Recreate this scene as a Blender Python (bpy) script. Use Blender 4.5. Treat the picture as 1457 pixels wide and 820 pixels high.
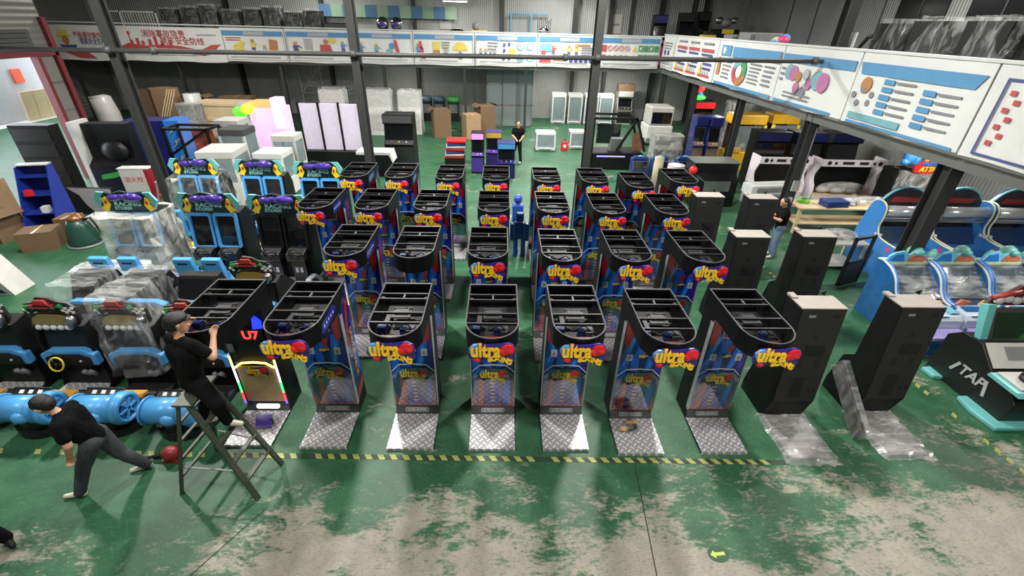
import bpy, bmesh, math, random
from math import sin, cos, pi, radians as RD
from mathutils import Matrix, Vector, Euler
random.seed(7)
SC = bpy.context.scene
for o in list(bpy.data.objects): bpy.data.objects.remove(o)
COL = SC.collection

# ------------------------------------------------------------------ camera, world, lights, exposure
F_PX = 646.9
cam_d = bpy.data.cameras.new('camera'); cam = bpy.data.objects.new('camera', cam_d); COL.objects.link(cam)
cam_d.sensor_fit = 'HORIZONTAL'; cam_d.sensor_width = 36.0; cam_d.lens = 36.0*F_PX/1457.0
cam_d.clip_start = 0.05; cam_d.clip_end = 200
cam.matrix_world = (Matrix.Translation((0, 0, 5.411)) @ Matrix.Rotation(RD(-1.78), 4, 'Z')
                    @ Matrix.Rotation(RD(90-30.35), 4, 'X') @ Matrix.Rotation(RD(1.48), 4, 'Z'))
SC.camera = cam
SC.view_settings.view_transform = 'Standard'; SC.view_settings.look = 'None'
SC.view_settings.gamma = 1.0; SC.view_settings.use_curve_mapping = False
SC.view_settings.exposure = 0.0
wd = bpy.data.worlds.new('overcast_sky'); SC.world = wd; wd.use_nodes = True
wd.node_tree.nodes['Background'].inputs[0].default_value = (0.86, 0.92, 1.0, 1)
wd.node_tree.nodes['Background'].inputs[1].default_value = 7.0

def area(name, loc, power, size, color=(1, .97, .92), rot=(0, 0, 0), size_y=None):
    d = bpy.data.lights.new(name, 'AREA'); d.energy = power; d.color = color
    if size_y: d.shape = 'RECTANGLE'; d.size = size; d.size_y = size_y
    else: d.shape = 'DISK'; d.size = size
    o = bpy.data.objects.new(name, d); o.location = loc; o.rotation_euler = rot; COL.objects.link(o); return o
# high-bay lamps under the roof, inferred and added: (x, y, watts)
BAYS = [(-9, 9.5, 680), (-3, 9.5, 760), (3, 9.5, 760), (9.2, 9.5, 260), (-9, 17.5, 300), (-3, 18.5, 720), (3, 18.5, 900),
        (-9, 2.0, 230), (-3, 2.0, 300), (3, 2.0, 300), (6.6, 1.0, 280), (2, 24.0, 700), (-15, 21.5, 420), (11.6, 15.5, 300), (3, 28.6, 240), (-10, 28.6, 160)]  # last lamps in the list added to brighten slogan banners, right and back walls
BAY_Z = 8.1
for i, (x, y, w) in enumerate(BAYS): area('high_bay_light', (x, y, BAY_Z-.36), w, .55)
# tube lamps under the mezzanines: (x, y, z, watts, length, along x?)
TUBES = [(2.5, 28.8, 3.2, 130, 1.4, 1), (6.5, 28.8, 3.2, 170, 1.4, 1), (-5.8, 29.2, 3.2, 45, 1.4, 1), (11.6, 17.5, 3.25, 130, 1.4, 0),
         (11.8, 12.0, 3.25, 130, 1.4, 0), (11.4, 7.0, 3.25, 110, 1.4, 0), (10.8, 23, 3.25, 90, 1.4, 0),
         (-10.0, 29.5, 6.6, 40, 1.4, 1), (-2.6, 29.5, 6.3, 60, 1.4, 1), (5.0, 29.5, 6.6, 60, 1.4, 1)]
for (x, y, z, w, L, ax) in TUBES:
    area('tube_light', (x, y, z-.05), w, L if ax else .08, size_y=.08 if ax else L)

# ------------------------------------------------------------------ materials
def lin(c):
    return tuple(((v/255.0)/12.92 if v/255.0 <= .04045 else ((v/255.0+.055)/1.055)**2.4) for v in c[:3])+(1.0,)
MATS = {}
def M(name, c, r=.5, metal=0, var=.12, vs=6.0, bump=0, bs=40, emit=0, coat=0, spec=None, ior=None):
    if name in MATS: return MATS[name]
    m = bpy.data.materials.new(name); m.use_nodes = True; nt = m.node_tree; b = nt.nodes['Principled BSDF']
    b.inputs['Roughness'].default_value = r; b.inputs['Metallic'].default_value = metal
    if spec is not None: b.inputs['Specular IOR Level'].default_value = spec
    if ior: b.inputs['IOR'].default_value = ior
    if coat: b.inputs['Coat Weight'].default_value = coat; b.inputs['Coat Roughness'].default_value = .06
    L = lin(c); b.inputs['Base Color'].default_value = L
    if var or bump:
        tc = nt.nodes.new('ShaderNodeTexCoord'); no = nt.nodes.new('ShaderNodeTexNoise')
        no.inputs['Scale'].default_value = vs; no.inputs['Detail'].default_value = 4
        nt.links.new(tc.outputs['Object'], no.inputs['Vector'])
        if var:
            mx = nt.nodes.new('ShaderNodeMix'); mx.data_type = 'RGBA'
            mx.inputs[6].default_value = tuple(v*(1-var) for v in L[:3])+(1,); mx.inputs[7].default_value = tuple(min(1, v*(1+var)+var*.01) for v in L[:3])+(1,)
            nt.links.new(no.outputs['Fac'], mx.inputs[0]); nt.links.new(mx.outputs[2], b.inputs['Base Color'])
        if bump:
            n2 = nt.nodes.new('ShaderNodeTexNoise'); n2.inputs['Scale'].default_value = bs; n2.inputs['Detail'].default_value = 3
            nt.links.new(tc.outputs['Object'], n2.inputs['Vector'])
            bp = nt.nodes.new('ShaderNodeBump'); bp.inputs['Strength'].default_value = bump; bp.inputs['Distance'].default_value = .02
            nt.links.new(n2.outputs['Fac'], bp.inputs['Height']); nt.links.new(bp.outputs[0], b.inputs['Normal'])
    if emit:
        b.inputs['Emission Color'].default_value = L; b.inputs['Emission Strength'].default_value = emit
    MATS[name] = m; return m
def film(name, tint=(225, 228, 225), clear=.8, r=.16, bs=2.2, depth=.25):
    """thin clear plastic film with soft folds that catch the light"""
    if name in MATS: return MATS[name]
    m = bpy.data.materials.new(name); m.use_nodes = True; nt = m.node_tree; nt.nodes.clear()
    out = nt.nodes.new('ShaderNodeOutputMaterial'); mx = nt.nodes.new('ShaderNodeMixShader'); tr = nt.nodes.new('ShaderNodeBsdfTransparent')
    b = nt.nodes.new('ShaderNodeBsdfPrincipled'); b.inputs['Base Color'].default_value = lin(tint); b.inputs['Roughness'].default_value = r; b.inputs['Specular IOR Level'].default_value = .6
    tc = nt.nodes.new('ShaderNodeTexCoord'); mp = nt.nodes.new('ShaderNodeMapping'); mp.inputs['Rotation'].default_value = (.5, .4, .7); mp.inputs['Scale'].default_value = (1, 4.5, 1.6); nt.links.new(tc.outputs['Object'], mp.inputs[0])
    no = nt.nodes.new('ShaderNodeTexNoise'); no.inputs['Scale'].default_value = bs; no.inputs['Detail'].default_value = 2; no.inputs['Distortion'].default_value = .8; nt.links.new(mp.outputs[0], no.inputs['Vector'])
    bp = nt.nodes.new('ShaderNodeBump'); bp.inputs['Strength'].default_value = .5; bp.inputs['Distance'].default_value = .03
    nt.links.new(no.outputs['Fac'], bp.inputs['Height']); nt.links.new(bp.outputs[0], b.inputs['Normal'])
    rp = nt.nodes.new('ShaderNodeMapRange'); rp.inputs[1].default_value = .42; rp.inputs[2].default_value = .7; rp.inputs[3].default_value = clear; rp.inputs[4].default_value = clear-depth
    nt.links.new(no.outputs['Fac'], rp.inputs[0]); nt.links.new(rp.outputs[0], mx.inputs[0])
    nt.links.new(b.outputs[0], mx.inputs[1]); nt.links.new(tr.outputs[0], mx.inputs[2]); nt.links.new(mx.outputs[0], out.inputs[0])
    MATS[name] = m; return m
def glass(name, tint=(210, 225, 225), mixv=.75):
    if name in MATS: return MATS[name]
    m = bpy.data.materials.new(name); m.use_nodes = True; nt = m.node_tree; nt.nodes.clear()
    out = nt.nodes.new('ShaderNodeOutputMaterial'); mx = nt.nodes.new('ShaderNodeMixShader'); tr = nt.nodes.new('ShaderNodeBsdfTransparent')
    tr.inputs[0].default_value = lin(tint); b = nt.nodes.new('ShaderNodeBsdfPrincipled'); b.inputs['Base Color'].default_value = lin((200, 210, 212)); b.inputs['Roughness'].default_value = .05
    mx.inputs[0].default_value = mixv
    nt.links.new(b.outputs[0], mx.inputs[1]); nt.links.new(tr.outputs[0], mx.inputs[2]); nt.links.new(mx.outputs[0], out.inputs[0])
    MATS[name] = m; return m
def checker_plate(name='tread_steel', c=(226, 224, 226), r=.4):
    """diamond tread plate: two crossed families of short raised bars"""
    m = bpy.data.materials.new(name); m.use_nodes = True; nt = m.node_tree; b = nt.nodes['Principled BSDF']
    b.inputs['Metallic'].default_value = .25; b.inputs['Roughness'].default_value = r
    tc = nt.nodes.new('ShaderNodeTexCoord'); sep = nt.nodes.new('ShaderNodeSeparateXYZ'); nt.links.new(tc.outputs['Object'], sep.inputs[0])
    def mt(op, a, bb=None):
        n = nt.nodes.new('ShaderNodeMath'); n.operation = op
        for i, v in enumerate((a, bb)):
            if v is None: continue
            if isinstance(v, (int, float)): n.inputs[i].default_value = v
            else: nt.links.new(v, n.inputs[i])
        return n.outputs[0]
    u = mt('MULTIPLY', mt('ADD', sep.outputs[0], sep.outputs[1]), 9.0); v = mt('MULTIPLY', mt('SUBTRACT', sep.outputs[0], sep.outputs[1]), 9.0)
    cell = mt('MODULO', mt('ADD', mt('FLOOR', u), mt('FLOOR', v)), 2.0); cell = mt('ABSOLUTE', cell)
    fu = mt('ABSOLUTE', mt('SUBTRACT', mt('FRACT', u), .5)); fv = mt('ABSOLUTE', mt('SUBTRACT', mt('FRACT', v), .5))
    b1 = mt('MULTIPLY', mt('LESS_THAN', fu, .16), mt('LESS_THAN', fv, .44)); b2 = mt('MULTIPLY', mt('LESS_THAN', fv, .16), mt('LESS_THAN', fu, .44))
    h = mt('ADD', mt('MULTIPLY', b1, cell), mt('MULTIPLY', b2, mt('SUBTRACT', 1.0, cell)))
    bp = nt.nodes.new('ShaderNodeBump'); bp.inputs['Strength'].default_value = .8; bp.inputs['Distance'].default_value = .006
    nt.links.new(h, bp.inputs['Height']); nt.links.new(bp.outputs[0], b.inputs['Normal'])
    mx = nt.nodes.new('ShaderNodeMix'); mx.data_type = 'RGBA'; mx.inputs[6].default_value = lin(tuple(int(q*.72) for q in c)); mx.inputs[7].default_value = lin(c)
    nt.links.new(h, mx.inputs[0]); nt.links.new(mx.outputs[2], b.inputs['Base Color'])
    MATS[name] = m; return m

# ------------------------------------------------------------------ mesh builder
class B:
    def __init__(s): s.v = []; s.f = []; s.m = []; s.sm = []
    def add(s, vs, fs, mi=0, sm=False, T=None):
        n = len(s.v)
        s.v += [tuple(T @ Vector(p)) if T else tuple(p) for p in vs]
        for f in fs: s.f.append([i+n for i in f]); s.m.append(mi); s.sm.append(sm)
        return s
    def box(s, x0, x1, y0, y1, z0, z1, mi=0, T=None):
        return s.add([(x0, y0, z0), (x1, y0, z0), (x1, y1, z0), (x0, y1, z0), (x0, y0, z1), (x1, y0, z1), (x1, y1, z1), (x0, y1, z1)],
                     [(0, 3, 2, 1), (4, 5, 6, 7), (0, 1, 5, 4), (1, 2, 6, 5), (2, 3, 7, 6), (3, 0, 4, 7)], mi, T=T)
    def cbox(s, c, sz, rot=(0, 0, 0), mi=0):
        T = Matrix.Translation(c) @ Euler(rot).to_matrix().to_4x4(); a, b, d = sz[0]/2, sz[1]/2, sz[2]/2
        return s.box(-a, a, -b, b, -d, d, mi, T)
    def prism(s, poly, ax, a0, a1, mi=0, T=None, capmi=None):
        n = len(poly)
        def P(p, a): return (a, p[0], p[1]) if ax == 'x' else ((p[0], a, p[1]) if ax == 'y' else (p[0], p[1], a))
        vs = [P(p, a0) for p in poly]+[P(p, a1) for p in poly]
        A = sum(poly[i][0]*poly[(i+1) % n][1]-poly[(i+1) % n][0]*poly[i][1] for i in range(n))
        flip = (A > 0) != (ax == 'y')   # orientation so that normals face outwards
        fs = [list(range(n)), list(range(2*n-1, n-1, -1))]+[[i, i+n, (i+1) % n+n, (i+1) % n] for i in range(n)]
        if flip == (a1 > a0): fs = [f[::-1] for f in fs]
        k = len(s.f); s.add(vs, fs, mi, T=T)
        if capmi is not None: s.m[k] = s.m[k+1] = capmi
        return s
    def tube(s, pts, r, n=8, mi=0, closed=False, caps=True):
        pts = [Vector(p) for p in pts]; N = len(pts); rr = r if isinstance(r, (list, tuple)) else [r]*N
        rings = []; prev = None
        for i, p in enumerate(pts):
            a = pts[(i-1) % N] if (closed or i > 0) else p; b = pts[(i+1) % N] if (closed or i < N-1) else p
            t = (b-a).normalized() if (b-a).length > 1e-9 else Vector((0, 0, 1))
            if prev is None:
                u = t.cross(Vector((0, 0, 1)));
                if u.length < .1: u = t.cross(Vector((1, 0, 0)))
            else:
                u = prev-t*prev.dot(t)
                if u.length < 1e-6: u = t.cross(Vector((1, .3, 0)))
            u.normalize(); prev = u; w = t.cross(u)
            rings.append([p+(u*cos(2*pi*k/n)+w*sin(2*pi*k/n))*rr[i] for k in range(n)])
        vs = [q for g in rings for q in g]; fs = []
        for i in range(N if closed else N-1):
            j = (i+1) % N
            for k in range(n): fs.append((i*n+k, i*n+(k+1) % n, j*n+(k+1) % n, j*n+k))
        if caps and not closed: fs += [list(range(n))[::-1], [(N-1)*n+k for k in range(n)]]
        return s.add(vs, fs, mi, True)
    def cyl(s, p, q, r0, r1=None, n=16, mi=0): return s.tube([p, q], [r0, r0 if r1 is None else r1], n, mi)
    def ball(s, c, r, nu=14, nv=9, mi=0, rot=None):
        r = (r, r, r) if isinstance(r, (int, float)) else r
        T = Matrix.Translation(c) @ (Euler(rot).to_matrix().to_4x4() if rot else Matrix())
        vs = [(0, 0, -r[2])]+[(r[0]*cos(2*pi*i/nu)*sin(pi*j/nv), r[1]*sin(2*pi*i/nu)*sin(pi*j/nv), -r[2]*cos(pi*j/nv)) for j in range(1, nv) for i in range(nu)]+[(0, 0, r[2])]
        fs = [(0, 1+(i+1) % nu, 1+i) for i in range(nu)]
        for j in range(nv-2):
            for i in range(nu): a = 1+j*nu; fs.append((a+i, a+(i+1) % nu, a+nu+(i+1) % nu, a+nu+i))
        e = len(vs)-1; a = 1+(nv-2)*nu
        fs += [(a+i, a+(i+1) % nu, e) for i in range(nu)]
        return s.add(vs, fs, mi, True, T)
    def torus(s, c, R, r, rot=(0, 0, 0), n=24, k=8, mi=0):
        T = Matrix.Translation(c) @ Euler(rot).to_matrix().to_4x4()
        return s.tube([T @ Vector((R*cos(2*pi*i/n), R*sin(2*pi*i/n), 0)) for i in range(n)], r, k, mi, True)
    def bar(s, p, q, w, h, mi=0, up=(0, 0, 1)):
        p = Vector(p); q = Vector(q); d = q-p; L = d.length; t = d/L; u = Vector(up); x = t.cross(u)
        if x.length < 1e-3: x = t.cross(Vector((1, 0, 0)))
        x.normalize(); z = x.cross(t)
        T = Matrix(((x.x, t.x, z.x, p.x), (x.y, t.y, z.y, p.y), (x.z, t.z, z.z, p.z), (0, 0, 0, 1)))
        return s.box(-w/2, w/2, 0, L, -h/2, h/2, mi, T)
    def loft(s, rings, mi=0, sm=True, cap0=True, cap1=True):
        n = len(rings[0]); vs = [p for r in rings for p in r]; fs = []
        for i in range(len(rings)-1):
            for k in range(n): fs.append((i*n+k, i*n+(k+1) % n, (i+1)*n+(k+1) % n, (i+1)*n+k))
        if cap0: fs.append(list(range(n))[::-1])
        if cap1: fs.append([(len(rings)-1)*n+k for k in range(n)])
        return s.add(vs, fs, mi, sm)
    def mesh(s, name, mats):
        me = bpy.data.meshes.new(name); me.from_pydata(s.v, [], s.f)
        for m in (mats if isinstance(mats, (list, tuple)) else [mats]): me.materials.append(m)
        me.polygons.foreach_set('material_index', s.m); me.polygons.foreach_set('use_smooth', s.sm)
        bm = bmesh.new(); bm.from_mesh(me); bmesh.ops.recalc_face_normals(bm, faces=bm.faces[:]); bm.to_mesh(me); bm.free()
        return me
    def build(s, name, mats, parent=None, loc=None, rot=None, bevel=0):
        o = bpy.data.objects.new(name, s.mesh(name, mats)); COL.objects.link(o)
        if parent: o.parent = parent
        if loc: o.location = loc
        if rot: o.rotation_euler = rot
        if bevel:
            md = o.modifiers.new('bevel', 'BEVEL'); md.width = bevel; md.segments = 2; md.limit_method = 'ANGLE'; md.angle_limit = RD(40)
        return o
def tag(o, label, cat, group=None):
    o['label'] = label; o['category'] = cat
    if group: o['group'] = group
    return o
def thing(name, label, cat, loc=(0, 0, 0), rz=0, group=None):
    o = bpy.data.objects.new(name, None); COL.objects.link(o); o.location = loc; o.rotation_euler = (0, 0, rz); o.empty_display_size = .1
    return tag(o, label, cat, group)
def struct(o, label=None):
    o['kind'] = 'structure'
    if label: o['label'] = label
    return o
KIDS = {}
def copy_tree(root, loc, rz=None, label=None, skip=()):
    kids = {}
    for o in bpy.data.objects:
        if o.parent: kids.setdefault(o.parent, []).append(o)
    def rec(o, par):
        c = o.copy(); COL.objects.link(c); c.parent = par
        for k in kids.get(o, []):
            if k.name.split('.')[0] not in skip: rec(k, c)
        return c
    r = rec(root, None); r.location = loc
    if rz is not None: r.rotation_euler = (0, 0, rz)
    if label: r['label'] = label
    return r
TXT = {}
def tmesh(s, size, ext, off, mat, font_shear=0, align='CENTER'):
    k = (s, size, ext, off, mat.name, font_shear, align)
    if k in TXT: return TXT[k]
    cu = bpy.data.curves.new('lettering', 'FONT'); cu.body = s; cu.size = size; cu.extrude = ext; cu.offset = off; cu.shear = font_shear
    cu.align_x = align; cu.align_y = 'CENTER'; cu.resolution_u = 3
    o = bpy.data.objects.new('lettering', cu); COL.objects.link(o)
    me = bpy.data.meshes.new_from_object(o.evaluated_get(bpy.context.evaluated_depsgraph_get()))
    bpy.data.objects.remove(o); bpy.data.curves.remove(cu)
    me.materials.clear(); me.materials.append(mat); TXT[k] = me; return me
def text(s, size, mat, parent, loc, rot=(pi/2, 0, 0), ext=.003, off=0, shear=0, name='lettering', align='CENTER', sx=1):
    o = bpy.data.objects.new(name, tmesh(s, size, ext, off, mat, shear, align)); COL.objects.link(o); o.parent = parent; o.location = loc; o.rotation_euler = rot
    if sx != 1: o.scale = (sx, 1, 1)
    return o
def rrect(cx, cy, w, h, r, n=5):
    P = []
    for (sx, sy, a0) in ((1, 1, 0), (-1, 1, pi/2), (-1, -1, pi), (1, -1, 3*pi/2)):
        for i in range(n+1):
            a = a0+pi/2*i/n; P.append((cx+sx*(w/2-r)+r*cos(a), cy+sy*(h/2-r)+r*sin(a)))
    return P
def disc(cx, cy, rx, ry=None, n=20): return [(cx+rx*cos(2*pi*i/n), cy+(ry or rx)*sin(2*pi*i/n)) for i in range(n)]
def jit(pts, a, seed=0):
    R = random.Random(seed); return [tuple(c+R.uniform(-a, a) for c in p) for p in pts]

# common materials
BLK = M('black_laminate', (11, 11, 12), .5, var=.25, spec=.3)
BLK2 = M('black_paint_metal', (18, 18, 19), .4, var=.2)
RIM = M('grey_edge_trim', (74, 75, 77), .4)
DK = M('painted_recess_shade', (7, 7, 8), .7, var=0)  # flat black standing for the shade inside openings
STEEL = M('brushed_steel', (168, 168, 170), .28, metal=.9)
CHROME = M('chrome', (225, 225, 228), .12, metal=1, var=0)
WHITE = M('white_paint', (206, 206, 202), .45)
OFFW = M('off_white_board', (184, 182, 176), .55)
GREYB = M('grey_board', (150, 143, 135), .6)
YEL = M('yellow_gloss', (238, 205, 48), .35)
RED = M('red_gloss', (205, 35, 38), .3)
BLUE = M('blue_gloss', (42, 120, 205), .3)
SKYB = M('sky_blue_plastic', (78, 154, 212), .32, var=.06)
NAVY = M('navy_gloss', (22, 28, 92), .3)
PURP = M('purple_gloss', (74, 52, 150), .3)
TEAL = M('teal_paint', (104, 178, 176), .4, var=.06)
GREEN = M('green_gloss', (58, 150, 70), .4)
ORANGE = M('orange_board', (226, 165, 78), .5)
CARD = M('cardboard', (158, 128, 96), .75, var=.15)
CARD2 = M('brown_cardboard', (112, 88, 64), .8, var=.15)
SCREEN = M('screen_glass', (16, 18, 22), .08, var=.3, vs=2, coat=.6)
GREY = M('grey_plastic', (120, 122, 124), .45)
DGREY = M('dark_grey_steel', (66, 68, 68), .5, var=.1)
FILM = film('clear_wrap', (215, 215, 210), .8, depth=.4)
FILMD = film('clear_wrap_thin', clear=.95, depth=.24)
FILMW = film('milky_wrap', (222, 224, 214), .74, .3, 1.6, .45)
GLASS = glass('cabinet_glass')
WOODL = M('pale_plywood', (214, 190, 150), .6, var=.1)
TREAD = checker_plate()
MSIL = M('silver_trim', (205, 206, 210), .3, metal=.5)
# ------------------------------------------------------------------ the hall
def floor_mat():
    m = bpy.data.materials.new('worn_green_floor_paint'); m.use_nodes = True; nt = m.node_tree; b = nt.nodes['Principled BSDF']
    N = nt.nodes.new; Lk = nt.links.new
    tc = N('ShaderNodeTexCoord')
    def noise(scale, det=6, rough=.6, stretch=(1, 1, 1), dist=0):
        mp = N('ShaderNodeMapping'); mp.inputs['Scale'].default_value = stretch; Lk(tc.outputs['Object'], mp.inputs[0])
        n = N('ShaderNodeTexNoise'); n.inputs['Scale'].default_value = scale; n.inputs['Detail'].default_value = det; n.inputs['Roughness'].default_value = rough; n.inputs['Distortion'].default_value = dist
        Lk(mp.outputs[0], n.inputs['Vector']); return n.outputs['Fac']
    def mt(op, a, c, clamp=False):
        n = N('ShaderNodeMath'); n.operation = op; n.use_clamp = clamp
        for i, v in enumerate((a, c)):
            if isinstance(v, (int, float)): n.inputs[i].default_value = v
            else: Lk(v, n.inputs[i])
        return n.outputs[0]
    def rng(v, a0, a1, b0, b1):
        n = N('ShaderNodeMapRange'); n.inputs[1].default_value = a0; n.inputs[2].default_value = a1; n.inputs[3].default_value = b0; n.inputs[4].default_value = b1
        Lk(v, n.inputs[0]); return n.outputs[0]
    sep = N('ShaderNodeSeparateXYZ'); Lk(tc.outputs['Object'], sep.inputs[0])
    big = noise(.75, 3, .55, (1, 1.5, 1), .6); mid = noise(2.6, 8, .68, (1, 1.9, 1), .8); fine = noise(13, 6, .72, (1, 2.2, 1))
    s = mt('ADD', mt('ADD', mt('MULTIPLY', big, .62), mt('MULTIPLY', mid, .55)), mt('MULTIPLY', fine, .42))
    # the walked aisle in front of the machine rows is worn through to the concrete
    aisle = rng(sep.outputs[1], 3.0, 4.4, .1, -.1)
    right = mt('MULTIPLY', rng(sep.outputs[0], 4.6, 6.2, 0, .1), rng(sep.outputs[1], 5.4, 3.8, 0, 1))
    left = rng(sep.outputs[0], -4.8, -2.4, -.13, 0)
    s = mt('ADD', mt('ADD', mt('ADD', s, aisle), right), left)
    wear = rng(s, .785, .88, 0, 1)
    dust = rng(noise(1.3, 6, .65, (1, 1.3, 1), 1.0), .42, .72, 0, .5); dust2 = rng(noise(30, 4, .7), .5, .75, 0, .35)
    def mix(f, a, c):
        n = N('ShaderNodeMix'); n.data_type = 'RGBA'; Lk(f, n.inputs[0])
        for i, v in ((6, a), (7, c)):
            if isinstance(v, tuple): n.inputs[i].default_value = lin(v)
            else: Lk(v, n.inputs[i])
        return n.outputs[2]
    g = mix(dust, (28, 78, 48), (72, 120, 86)); g = mix(dust2, g, (104, 138, 114))
    be = mix(noise(5, 6, .6), (124, 121, 107), (170, 164, 149))
    be = mix(rng(noise(22, 5, .7, (1, 2, 1)), .5, .68, 0, .7), be, (74, 104, 82))
    col = mix(wear, g, be)
    Lk(col, b.inputs['Base Color']); Lk(mt('ADD', mt('MULTIPLY', wear, .2), .5), b.inputs['Roughness'])
    bp = N('ShaderNodeBump'); bp.inputs['Strength'].default_value = .12; bp.inputs['Distance'].default_value = .01; Lk(fine, bp.inputs['Height']); Lk(bp.outputs[0], b.inputs['Normal'])
    return m
def ribbed(name, c, per=8.0, axis='x', r=.5, depth=.03, sharp=.25):
    m = bpy.data.materials.new(name); m.use_nodes = True; nt = m.node_tree; b = nt.nodes['Principled BSDF']; b.inputs['Roughness'].default_value = r
    tc = nt.nodes.new('ShaderNodeTexCoord'); mp = nt.nodes.new('ShaderNodeMapping')
    if axis == 'y': mp.inputs['Rotation'].default_value = (0, 0, pi/2)
    if axis == 'z': mp.inputs['Rotation'].default_value = (0, pi/2, 0)
    nt.links.new(tc.outputs['Object'], mp.inputs[0])
    w = nt.nodes.new('ShaderNodeTexWave'); w.inputs['Scale'].default_value = per; w.wave_profile = 'SIN'; nt.links.new(mp.outputs[0], w.inputs['Vector'])
    bp = nt.nodes.new('ShaderNodeBump'); bp.inputs['Strength'].default_value = .8; bp.inputs['Distance'].default_value = depth
    nt.links.new(w.outputs['Fac'], bp.inputs['Height']); nt.links.new(bp.outputs[0], b.inputs['Normal'])
    n = nt.nodes.new('ShaderNodeTexNoise'); n.inputs['Scale'].default_value = .8; nt.links.new(tc.outputs['Object'], n.inputs['Vector'])
    mx = nt.nodes.new('ShaderNodeMix'); mx.data_type = 'RGBA'; mx.inputs[6].default_value = lin(tuple(int(q*.86) for q in c)); mx.inputs[7].default_value = lin(tuple(min(255, int(q*1.06)) for q in c))
    nt.links.new(n.outputs['Fac'], mx.inputs[0]); nt.links.new(mx.outputs[2], b.inputs['Base Color']); MATS[name] = m; return m
W_BACK = ribbed('ribbed_white_wall', (168, 172, 168), 2.6); W_SIDE = ribbed('ribbed_grey_wall_side', (150, 153, 150), 2.6, 'y'); W_ROOF = ribbed('ribbed_roof', (96, 99, 99), 1.4)
W_LEFT = ribbed('ribbed_wall_left', (120, 120, 114), 1.6, 'z')
XL, XR, YB, YF, ZR = -15.6, 14.6, 31.4, -7.5, 9.2
fl = B().box(-26, XR+.3, YF-.3, YB+.3, -.2, 0).build('floor', floor_mat()); struct(fl, 'green painted concrete floor worn through to beige concrete')
# expansion joints sawn in the slab
for (p, q) in (((-2.95, 3.62), (-3.6, 2.5)), ((1.95, 4.28), (1.78, 2.3))):
    B().bar((p[0], p[1], .001), (q[0], q[1], .001), .012, .003).build('slab_joint', M('joint_dark', (26, 40, 32), .8), fl)
struct(B().box(-24.3, XR+.3, YB, YB+.25, 0, ZR).build('wall_back', W_BACK), 'ribbed white metal wall at the far end of the hall')
wr = struct(B().box(XR, XR+.25, YF, YB, 0, ZR).build('wall_right', W_SIDE), 'grey panelled metal wall on the right')
for y in [9.4+k*2.15 for k in range(9)]: B().box(XR-.03, XR+.01, y-.03, y+.03, 3.4, ZR-.1).build('panel_joint', M('joint_grey', (70, 72, 72), .6), wr)
struct(B().box(-15.9, XR+.3, YF-.25, YF, 0, ZR).build('wall_front', W_BACK), 'metal wall behind the viewer')
DY0, DY1, DZ = 12.2, 17.35, 4.06   # doorway in the left wall
wl = struct(B().box(XL-.2, XL, YF, DY0, 0, ZR).box(XL-.2, XL, DY1, 18.1, 0, ZR).box(XL-.2, XL, DY0, DY1, DZ, ZR).bar((XL-.1, 18.1, ZR/2), (-24.2, 27.6, ZR/2), .2, ZR).box(-24.3, -24.1, 27.4, YB, 0, ZR).build('wall_left', W_LEFT), 'dark metal wall with the open loading door')
struct(B().prism([(XL-9, ZR), (XR+.3, ZR), (XR+.3, ZR+.15), (-.5, ZR+1.9), (XL-9, ZR+.15)], 'y', YF-.25, YB+.25).build('ceiling', W_ROOF), 'dark corrugated metal roof')
# red door frame and infill panels beside the loading door
REDP = M('red_oxide_paint', (106, 32, 38), .5)
dr = B().box(XL-.1, XL+.14, DY1-.14, DY1, 0, DZ).box(XL-.1, XL+.14, 17.98, 18.16, 0, 5.2).box(XL-.1, XL+.14, DY0, 18.1, DZ, DZ+.16).build('door_1', REDP); struct(dr, 'red steel frame of the loading doorway')
for k in range(4): B().box(XL+.01, XL+.05, DY1+.06, 17.92, .5+k*.92, 1.34+k*.92).build('infill_panel', M('infill_grey', (118, 116, 110), .6), dr)
ro = B()
for k in range(5): ro.box(XL+.02, XL+.1, DY0, DY1, DZ+.17+k*.13, DZ+.28+k*.13)
ro.build('rolled_shutter', DGREY, dr)
# daylit yard outside the door
yard = struct(B().box(-40, -15.8, 2, 40, -.25, -.02).build('yard_ground', M('pale_concrete', (205, 200, 195), .8)), 'bright concrete yard outside the loading door')  # the yard concrete's own pale colour
t = thing('yard_wall', 'pale wall of the yard seen through the open loading door', 'wall', (-27, 29, 0))
B().box(-.2, 0, -9, 9, 0, 3.4).build('panel', M('yard_wall_paint', (196, 198, 202), .7), t); B().box(-.25, .05, -9, 9, 3.4, 3.6).build('coping', WHITE, t)
tag(B().box(-26.98, -26.9, 28.0, 28.55, 1.85, 2.55).build('poster_sheet', M('orange_sheet', (240, 92, 48), .6)), 'orange square sheet on the yard wall', 'poster')
t = thing('pallet_board', 'upright pale plywood boards leaning outside the loading door', 'board', (-26.4, 27.6, 0))
for k in range(3): B().cbox((0, k*.75, .75), (.06, .7, 1.5), (0, .12, 0)).build('board', WOODL, t)

# ------------------------------------------------------------------ mezzanines
GALV = M('galvanised_deck', (92, 94, 92), .6); 
struct(B().box(-24, XR, 26.75, YB, 3.22, 3.42).box(8.5, XR, -6, 26.75, 3.22, 3.42).build('mezzanine_deck', GALV), 'upper deck running along the back and the right of the hall')
COLM = M('column_paint', (46, 47, 46), .5, var=.12)
def column(x, y, z0, z1, label, w=.2, d=.3):
    b = B(); t = .022; b.box(-w/2, w/2, -d/2, -d/2+t, z0, z1).box(-w/2, w/2, d/2-t, d/2, z0, z1).box(-t/2, t/2, -d/2+t, d/2-t, z0, z1)
    b.box(-w/2-.06, w/2+.06, -d/2-.06, d/2+.06, z0, z0+.025)
    o = b.build('column', COLM, loc=(x, y, 0)); o.rotation_euler = (0, 0, 0); return struct(o, label)
column(-9.72, 13.05, 0, ZR+.3, 'dark steel column standing among the racing cabinets at left')
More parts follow.
